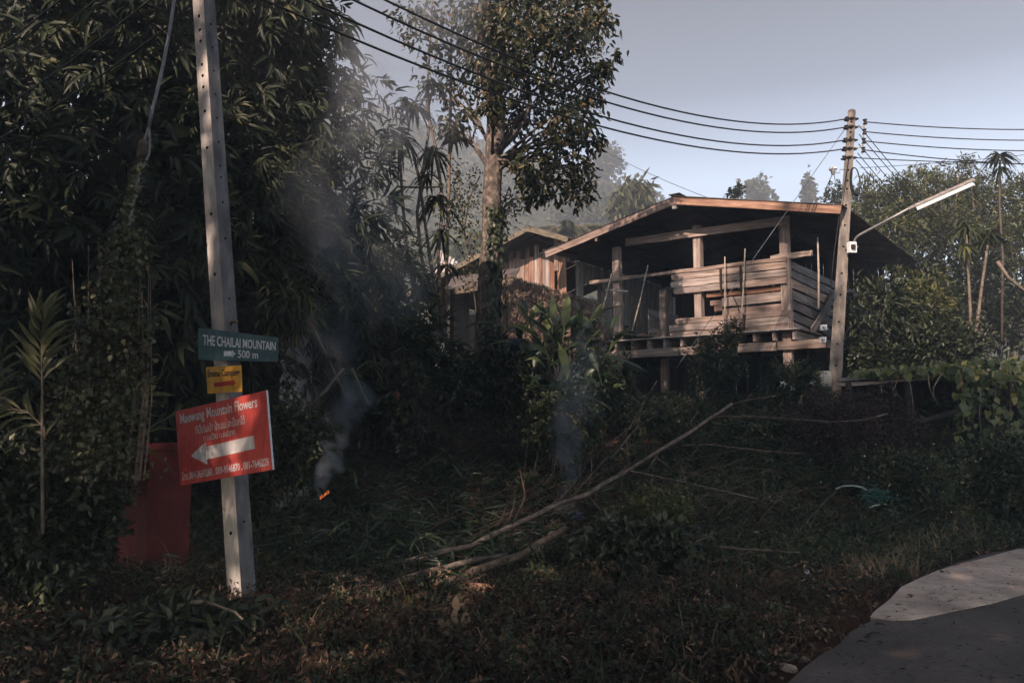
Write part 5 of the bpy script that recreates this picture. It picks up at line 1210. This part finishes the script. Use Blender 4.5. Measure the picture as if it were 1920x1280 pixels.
# ================================================================ BRANCHES, STONES, SMALL THINGS
def branch(label, pts, r0, r1, m='branch', name='branch', subs=(), group=None, cat='branch'):
    P3 = [at(*p) for p in pts]; r = thing(name, label, cat, P3[0], group); k_ = len(P3)-1
    fine = []
    for i in range(k_):
        for s_ in range(3):
            p = P3[i].lerp(P3[i+1], s_/3); fine.append(p+Vector(rng.normal(size=3)*r0*.22))
    fine.append(P3[-1]); tube('stem', fine, [(r0+(r1-r0)*i/(len(fine)-1))*random.uniform(.84,1.14) for i in range(len(fine))], M[m], r, n=9)
    for sp_ in subs: tube('twig', [at(*p) for p in sp_], [min(.014,r1*.5)]+[min(.008,r1*.35)]*(len(sp_)-1), M[m], r, n=5)
    return r
branch('long bare branch leaning up right across the middle of the clearing', [(600,1090,8.2),(760,1050,8.6),(880,1022,8.9),(1000,965,9.4),(1100,925,9.9),(1200,868,10.5),(1300,805,11.2),(1372,757,11.8)], .034, .022,
       subs=[[(1150,896,10.2),(1180,870,10.3),(1172,800,10.4)],[(1180,882,10.3),(1290,905,10.2),(1420,935,10.1)],[(1100,925,9.9),(1150,985,9.6),(1190,1010,9.5)],[(1060,945,9.7),(1100,900,9.8),(1140,855,9.9)],[(1225,853,10.6),(1260,880,10.5),(1330,895,10.4)],[(960,984,9.2),(985,930,9.3),(975,880,9.4)],[(1370,758,11.8),(1400,750,11.8),(1455,742,11.7)], [(1395,750,11.8),(1410,738,11.8)], [(1340,782,11.5),(1400,780,11.4),(1480,785,11.2),(1560,791,11),(1620,787,10.9),(1665,775,10.8)], [(1335,788,11.5),(1355,780,11.4),(1390,782,11.4)], [(1240,840,10.8),(1215,880,10.6)],[(1280,835,11),(1330,833,10.9),(1430,845,10.7),(1500,850,10.6)], [(1300,805,11.2),(1295,790,11.2),(1310,770,11.2)]])
branch('dark cut branch lying below the long leaning one', [(690,1115,7.6),(780,1075,8.0),(860,1055,8.3),(950,1040,8.6)], .042, .03)
branch('grey barkless log lying in the centre of the heap', [(815,1105,7.6),(870,1080,7.9),(930,1055,8.2),(985,1035,8.5),(1060,990,9.1)], .05, .03)
branch('short pale log stub beside the smoking pile', [(1005,1035,8.6),(1028,1012,8.9),(1040,998,9.1)], .04, .035, 'stem_pale')
branch('pale stripped stick lying right of the smoke', [(1120,978,9.6),(1160,960,9.8)], .03, .02, 'stem_pale')
branch('thin dark branch lying right towards the dry grass', [(1250,1022,9.0),(1330,1025,9.0),(1420,1031,8.9),(1500,1035,8.8)], .022, .008, subs=[[(1330,1025,9),(1380,990,9.1),(1408,948,9.2)],[(1380,1029,9),(1420,980,9),(1475,918,9.1)],[(1410,948,9.2),(1400,905,9.2)],[(1420,1031,8.9),(1480,1015,8.9),(1540,1000,8.9)]])
branch('tall bare sapling stem left of the house guy wire', [(1120,850,12.0),(1180,800,12.2),(1233,712,12.5)], .016, .007)
branch('bare upright twig right of the smoke column', [(1145,860,11.5),(1195,800,11.5),(1205,755,11.5)], .012, .005)
branch('broken pole leaning against the smoky pillar', [(570,770,11.5),(610,730,11.5),(645,690,11.6)], .03, .02, 'stem_pale')
branch('dark stick leaning in the smoke left of centre', [(660,690,11.3),(680,735,11.3),(692,760,11.2)], .02, .012)
branch('forked grey dead branch lying at the near pole foot', [(355,1130,5.9),(390,1128,5.9),(430,1142,5.8),(455,1160,5.7)], .016, .008, 'stem_pale')
branch('pale thin stick in the weeds left of the near pole', [(205,1168,5.6),(228,1150,5.7),(248,1138,5.8)], .012, .006, 'stem_pale')
branch('two-tone stick lying below the dry leaves', [(230,1255,4.9),(260,1245,5.0),(285,1240,5.0)], .010, .006, 'stem_pale')
branch('dry bamboo strip lying across the bare red earth', [(1430,1124,7.4),(1470,1135,7.2),(1500,1148,7.0)], .012, .006, 'bamboo_pole')
branch('flattened bundle of dry reddish stalks near the centre', [(870,1098,7.4),(950,1110,7.3),(1010,1125,7.2),(1040,1140,7.0)], .05, .02, 'wood_red')
# upright twigs, told apart only by place
for i, (x0,y0,x1,y1,d,l) in enumerate(((978,965,982,885,9.5,'upright dead twig behind the long branch left of the smoke'),(955,975,965,918,9.4,'short dead twig left of the upright twig by the smoke'),(795,1050,785,998,8.4,'orange dry twig crossing the long branch on its left'),(1105,910,1108,845,10.2,'crooked upright twig just right of the smoke column'),(1160,925,1175,850,10.4,'grey upright twig behind the pale seeding bush'),(1215,940,1225,860,10.4,'long thin twig crossing the long branch near its middle'),(1045,940,1095,880,9.8,'dark forked twig rising from the smoking pile'),(1300,960,1275,870,10,'thin twig between leaning branch and dark weeds'),(80,990,83,870,6.5,'tall dry stalk at the left edge below the palm'),(1215,1230,1245,1170,5.9,'pale grass stalk leaning left near the bottom centre'),(890,1230,905,1180,5.6,'pale straw stalk crossed by another at the bottom centre'),(935,1272,895,1175,5.4,'long pale straw crossing the bottom centre stalks'))):
    branch(l, [(x0,y0,d),((x0+x1)/2+3,(y0+y1)/2,d),(x1,y1,d)], .007, .003, 'stem_pale' if i%2 else 'branch', name='twig_stalk', cat='twig', group='upright dead twigs in the clearing')
def stone(label, px, py, d, sx, sy, sz, m='rock', name='stone', cat='stone', seed=0, ground=True):
    import bmesh
    bm = bmesh.new(); bmesh.ops.create_icosphere(bm, subdivisions=3, radius=1); rr = random.Random(seed)
    k_ = [(rr.uniform(-1,1), rr.uniform(-1,1), rr.uniform(-1,1), rr.uniform(.5,.85)) for _ in range(9)]
    for v in bm.verts:
        for a, b, c, t in k_:
            nv = Vector((a,b,c)).normalized(); q = v.co.dot(nv)
            if q > t: v.co -= nv*(q-t)*.9
        v.co.x *= sx; v.co.y *= sy; v.co.z *= sz
    me = bpy.data.meshes.new(name); bm.to_mesh(me); bm.free(); me.materials.append(M[m]); o = bpy.data.objects.new(name, me); q_ = hit(px, py+4) if ground else at(px, py, d); q_.z += sz*(.25 if ground else 0); put(o, None, q_); o.rotation_euler = (0,0,rr.uniform(0,3))
    return tag(o, label, cat)
stone('grey rounded boulder among weeds left of the lying logs', 672, 1100, 7.2, .17, .13, .11, seed=1)
stone('flat tan rock at the road edge near the bottom', 1475, 1254, 5.15, .075, .06, .035, 'slab', seed=2)
stone('small pale rock just above the flat tan one', 1509, 1236, 5.3, .045, .04, .03, 'slab', seed=3)
stone('small grey pebble highest of the road edge stones', 1487, 1230, 5.35, .04, .03, .025, seed=4)
stone('crumpled pale grey scrap on the verge above the bare earth', 1515, 1076, 8.2, .06, .03, .055, 'sign_edge', 'crumpled_scrap', 'scrap', 5)
stone('small grey stone beside the dry grass tuft at the road', 1688, 1098, 7.75, .04, .03, .025, seed=6)
stone('dark blue plastic lump in the middle of the smoking heap', 1085, 972, 9.3, .16, .12, .09, 'blue', 'plastic_bundle', 'bundle', 7)
stone('faded orange cloth lump in the dark bushes', 745, 742, 12.0, .06, .05, .08, 'orange', 'orange_cloth', 'cloth', 8, ground=False)
stone('grey ash mound where the left fire smokes', 600, 945, 10.2, .30, .22, .07, 'ash', 'ash_mound', 'ash', 9)
stone('charred mound under the right smoke column', 1060, 955, 9.8, .35, .25, .12, 'ash', 'ash_mound', 'ash', 10)
stone('dark blue bag half hidden under the ginger leaves', 970, 645, 13.0, .28, .2, .14, 'blue', 'blue_bag', 'bag', 11, ground=False)
# teal net and hose
q = MB()
for _ in range(60):
    x = random.gauss(1645, 14); y = random.gauss(930, 6); p = at(x, y, 10.8); q.tube([p, p+Vector((random.gauss(0,.05), random.gauss(0,.05), random.gauss(0,.03))), p+Vector((random.gauss(0,.1), random.gauss(0,.1), random.gauss(0,.04)))], .006, 4)
q.build('teal_net', M['teal'], label='tangled teal plastic net lying in the undergrowth', cat='net')
tube('hose', [at(x, y, 10.6) for x, y in ((1567,916),(1580,911),(1600,910),(1616,913),(1624,918))], .012, M['hose'], label='pale curved hose piece left of the teal net', cat='hose')
tube('hose', [at(x, y, 10.3) for x, y in ((1630,952),(1640,947),(1650,946))], .010, M['hose'], label='short pale pipe end just below the teal net', cat='hose')
# big dry leaves near the bottom centre
dl = []
for i, (x, y, l) in enumerate(((857,1146,'large pale dry leaf highest of the group near the bottom centre'),(855,1170,'pale grey dry leaf left in the middle of the group'),(872,1176,'dry oval leaf right in the middle of the group'),(829,1187,'lower left dry leaf of the group at the bottom centre'),(842,1190,'lower second dry leaf of the group at the bottom centre'))):
    me = rawmesh('dry_leaf', T_OVAL[0]*np.array([.075,.12,.12]), T_OVAL[1], len(T_OVAL[0]), 1, np.array([.97]), M['lf_dry']); o = bpy.data.objects.new('dry_leaf', me); put(o, None, at(x, y, 6.0)); o.rotation_euler = (math.radians(100), 0, random.uniform(-.6,.6)); tag(o, l, 'leaf', 'big dry leaves in the verge')
# white ginger flowers
for x, y, l in ((1468,720,'left white flower beside the grassy bush'),(1487,727,'middle white flower, lower than its neighbours'),(1523,716,'right white flower nearest the cream cabinet')):
    fl = thing('white_flower', l, 'flower', at(x, y+14, 15.2), 'white flowers by the grassy bush')
    tube('stem', [at(x, y+14, 15.2), at(x, y, 15.2)], .006, M['lf_weed'] if False else M['twig'], fl, n=4)
    for k_ in range(5):
        a = k_*1.257+random.uniform(-.2,.2); R = frame(np.array([[math.cos(a), -.3, math.sin(a)+.2]]), np.array([[0,-1,.2]]))[0]
        if 'petal' not in CACHE: CACHE['petal'] = rawmesh('petal', T_HI[0], T_HI[1], 8, 1, np.array([.9]), M['flower'])
        o = bpy.data.objects.new('petal', CACHE['petal']); COL.objects.link(o); o.parent = fl; o.matrix_basis = Matrix.Translation(at(x, y, 15.2)-WL[fl.name]) @ Matrix(R.tolist()).to_4x4() @ Matrix.Diagonal((.035,.075,.075,1))
n = 34; P = np.array([at(random.uniform(1400, 1900), random.uniform(820, 1010), 11.2) for _ in range(n)]); foliage('wild_flowers', P, sph(n), np.tile([0,-1,.5], (n,1))+rng.normal(size=(n,3))*.3, np.full(n,.022), np.full(n,.02), M['flower'], label='tiny white wild flowers dotted over the dark undergrowth', cat='wild flowers')
# flame
fm, nt, b_ = newmat('flame'); b_.inputs['Emission Color'].default_value = (1, .22, .06, 1); b_.inputs['Emission Strength'].default_value = .3; b_.inputs['Base Color'].default_value = (.5,.1,.03,1)
q = MB()
for k_ in range(7):
    p = at(600+k_*2.6, 936-k_*1.9, 10.0); h_ = random.uniform(.015,.05); q.tube([p, p+Vector((random.uniform(-.01,.01),0,h_*.5)), p+Vector((random.uniform(-.01,.01),0,h_))], [.005,.004,.001], 5)
q.build('flame', fm, label='small orange flames licking from the left heap', cat='flame')

# ================================================================ OFF-FRAME ROADSIDE TREES (they shade the verge)
sxy = (.40, .917); wxy = (-.917, .40)
shade = [(-5,-9,18,3.0),(-5.5,-5.2,19,3.0),(-5,-1.6,19.6,2.9),(-5.4,1.9,19.9,2.6),(-5,5.4,13.2,2.4),(-5,8.4,15.4,2.3),(-5.5,11.6,12.6,2.5),(-11,1.0,22,3.0),(-11,-4,22,3)]
for i, (s_, w_, top_, R) in enumerate(shade):
    x, y = s_*sxy[0]+w_*wxy[0], s_*sxy[1]+w_*wxy[1]; z0 = -.05
    cr = []; zc = 3.5
    while zc < top_-R*.4:
        cr.append(((x+random.uniform(-.7,.7), y+random.uniform(-.7,.7), zc), (R*random.uniform(.75,1.1),)*2+(1.7,))); zc += 1.9
    if i == 3:
        for q_ in range(2): cr.append(((x-.1+q_*.9, y, 21.7+.5*q_), (.6,.6,.4)))
    tree('roadside_tree', 'tall roadside tree %s behind the camera' % ('first second third fourth fifth sixth seventh eighth ninth'.split()[i],), (x, y, z0), (x, y, top_-1), cr, 6000 if top_ > 14 else 2600, .34, M['lf_shade'], trunk_r=.22, group='roadside trees outside the frame', shell=.1, wr=.6)

# ================================================================ AIR
def volmat(name, dens, color=(1,1,1), noise=None, aniso=.2):
    m = bpy.data.materials.new(name); m.use_nodes = True; nt = m.node_tree; nt.nodes.clear()
    o = nt.nodes.new('ShaderNodeOutputMaterial'); v = nt.nodes.new('ShaderNodeVolumePrincipled'); v.inputs['Color'].default_value = (*color, 1); v.inputs['Density'].default_value = dens; v.inputs['Anisotropy'].default_value = aniso
    nt.links.new(v.outputs[0], o.inputs['Volume'])
    if noise:
        tc = nt.nodes.new('ShaderNodeTexCoord'); n_ = nt.nodes.new('ShaderNodeTexNoise'); n_.inputs['Scale'].default_value = noise[0]; n_.inputs['Detail'].default_value = 4; n_.inputs['Distortion'].default_value = 1.2
        mp = nt.nodes.new('ShaderNodeMapping'); mp.inputs['Scale'].default_value = (1, 1, .55); nt.links.new(tc.outputs['Object'], mp.inputs[0]); nt.links.new(mp.outputs[0], n_.inputs['Vector'])
        mr = nt.nodes.new('ShaderNodeMapRange'); mr.inputs['From Min'].default_value = noise[1]; mr.inputs['From Max'].default_value = .72; mr.inputs['To Max'].default_value = dens
        nt.links.new(n_.outputs['Fac'], mr.inputs[0]); nt.links.new(mr.outputs[0], v.inputs['Density'])
    return m
hzb = MB(); hzb.box((0, 90, 35.5), (480, 300, 74)); hzb.build('haze', volmat('haze_air', .0056, (.72,.84,1.0), aniso=.15), label='pale morning haze lying over the whole valley', cat='haze', kind='stuff', origin=(0,70,0))
def plume(label, pts, dens, scale, thr, nest=4):
    """nested skins of thin smoke so that the plume has no hard border"""
    r_ = None; P3 = [at(x, y, d) for x, y, d, q in pts]
    fine = []; rad = []
    k_ = (len(P3)-1)*5
    for i in range(k_+1):
        t = i/k_*(len(P3)-1); j = min(len(P3)-2, int(t)); f = t-j
        p = P3[j].lerp(P3[j+1], f); r0 = pts[j][3]*(1-f)+pts[j+1][3]*f; sw = r0/F*p.y*.35
        p += Vector((math.sin(i*1.3+pts[0][0])*sw, math.cos(i*.9)*sw, 0)); fine.append(p)
        rad.append(r0/F*p.y*(.8+.35*math.sin(i*2.1+pts[0][1]))*min(1, .12+2.6*min(i, k_-i)/k_))
    m = volmat('smoke', dens/nest, (.72,.84,1.0), (scale, thr), .1)
    r_ = thing('smoke', label, 'smoke', fine[0]); r_['kind'] = 'stuff'
    for k in range(nest):
        q = MB(); q.tube(fine, [a*(1-.82*k/nest) for a in rad], 12); q.build('smoke_layer', m, r_, kind='stuff', smooth=True)
plume('dense wisp of smoke rising from the left fire', [(590,940,10.0,12),(603,905,10,20),(616,870,10,26),(632,835,10,30),(648,800,10,30)], 14, 2.4, .36)
plume('loose smoke puff above the left fire wisp', [(640,815,9.9,30),(655,775,9.9,46),(672,740,9.9,44),(664,705,9.9,24)], 7, 2.0, .38)
plume('wide bluish smoke veil drifting up before the bamboo', [(600,800,9.7,60),(640,640,9.7,130),(680,480,9.8,180),(690,330,9.9,170),(740,180,10,160),(840,40,10.2,160),(900,-90,10.3,120)], .8, .8, .37, 6)
plume('thin smoke column rising from the right heap', [(1055,968,9.7,14),(1062,910,9.7,26),(1068,840,9.8,44),(1075,760,9.8,60),(1085,690,9.9,60),(1110,600,10,50)], 3.4, 1.8, .36, 6)
plume('faint smoke drifting before the left house post', [(1080,720,10.5,40),(1110,640,10.5,70),(1150,560,10.6,80),(1180,480,10.6,60),(1200,420,10.6,30)], .25, .9, .34)
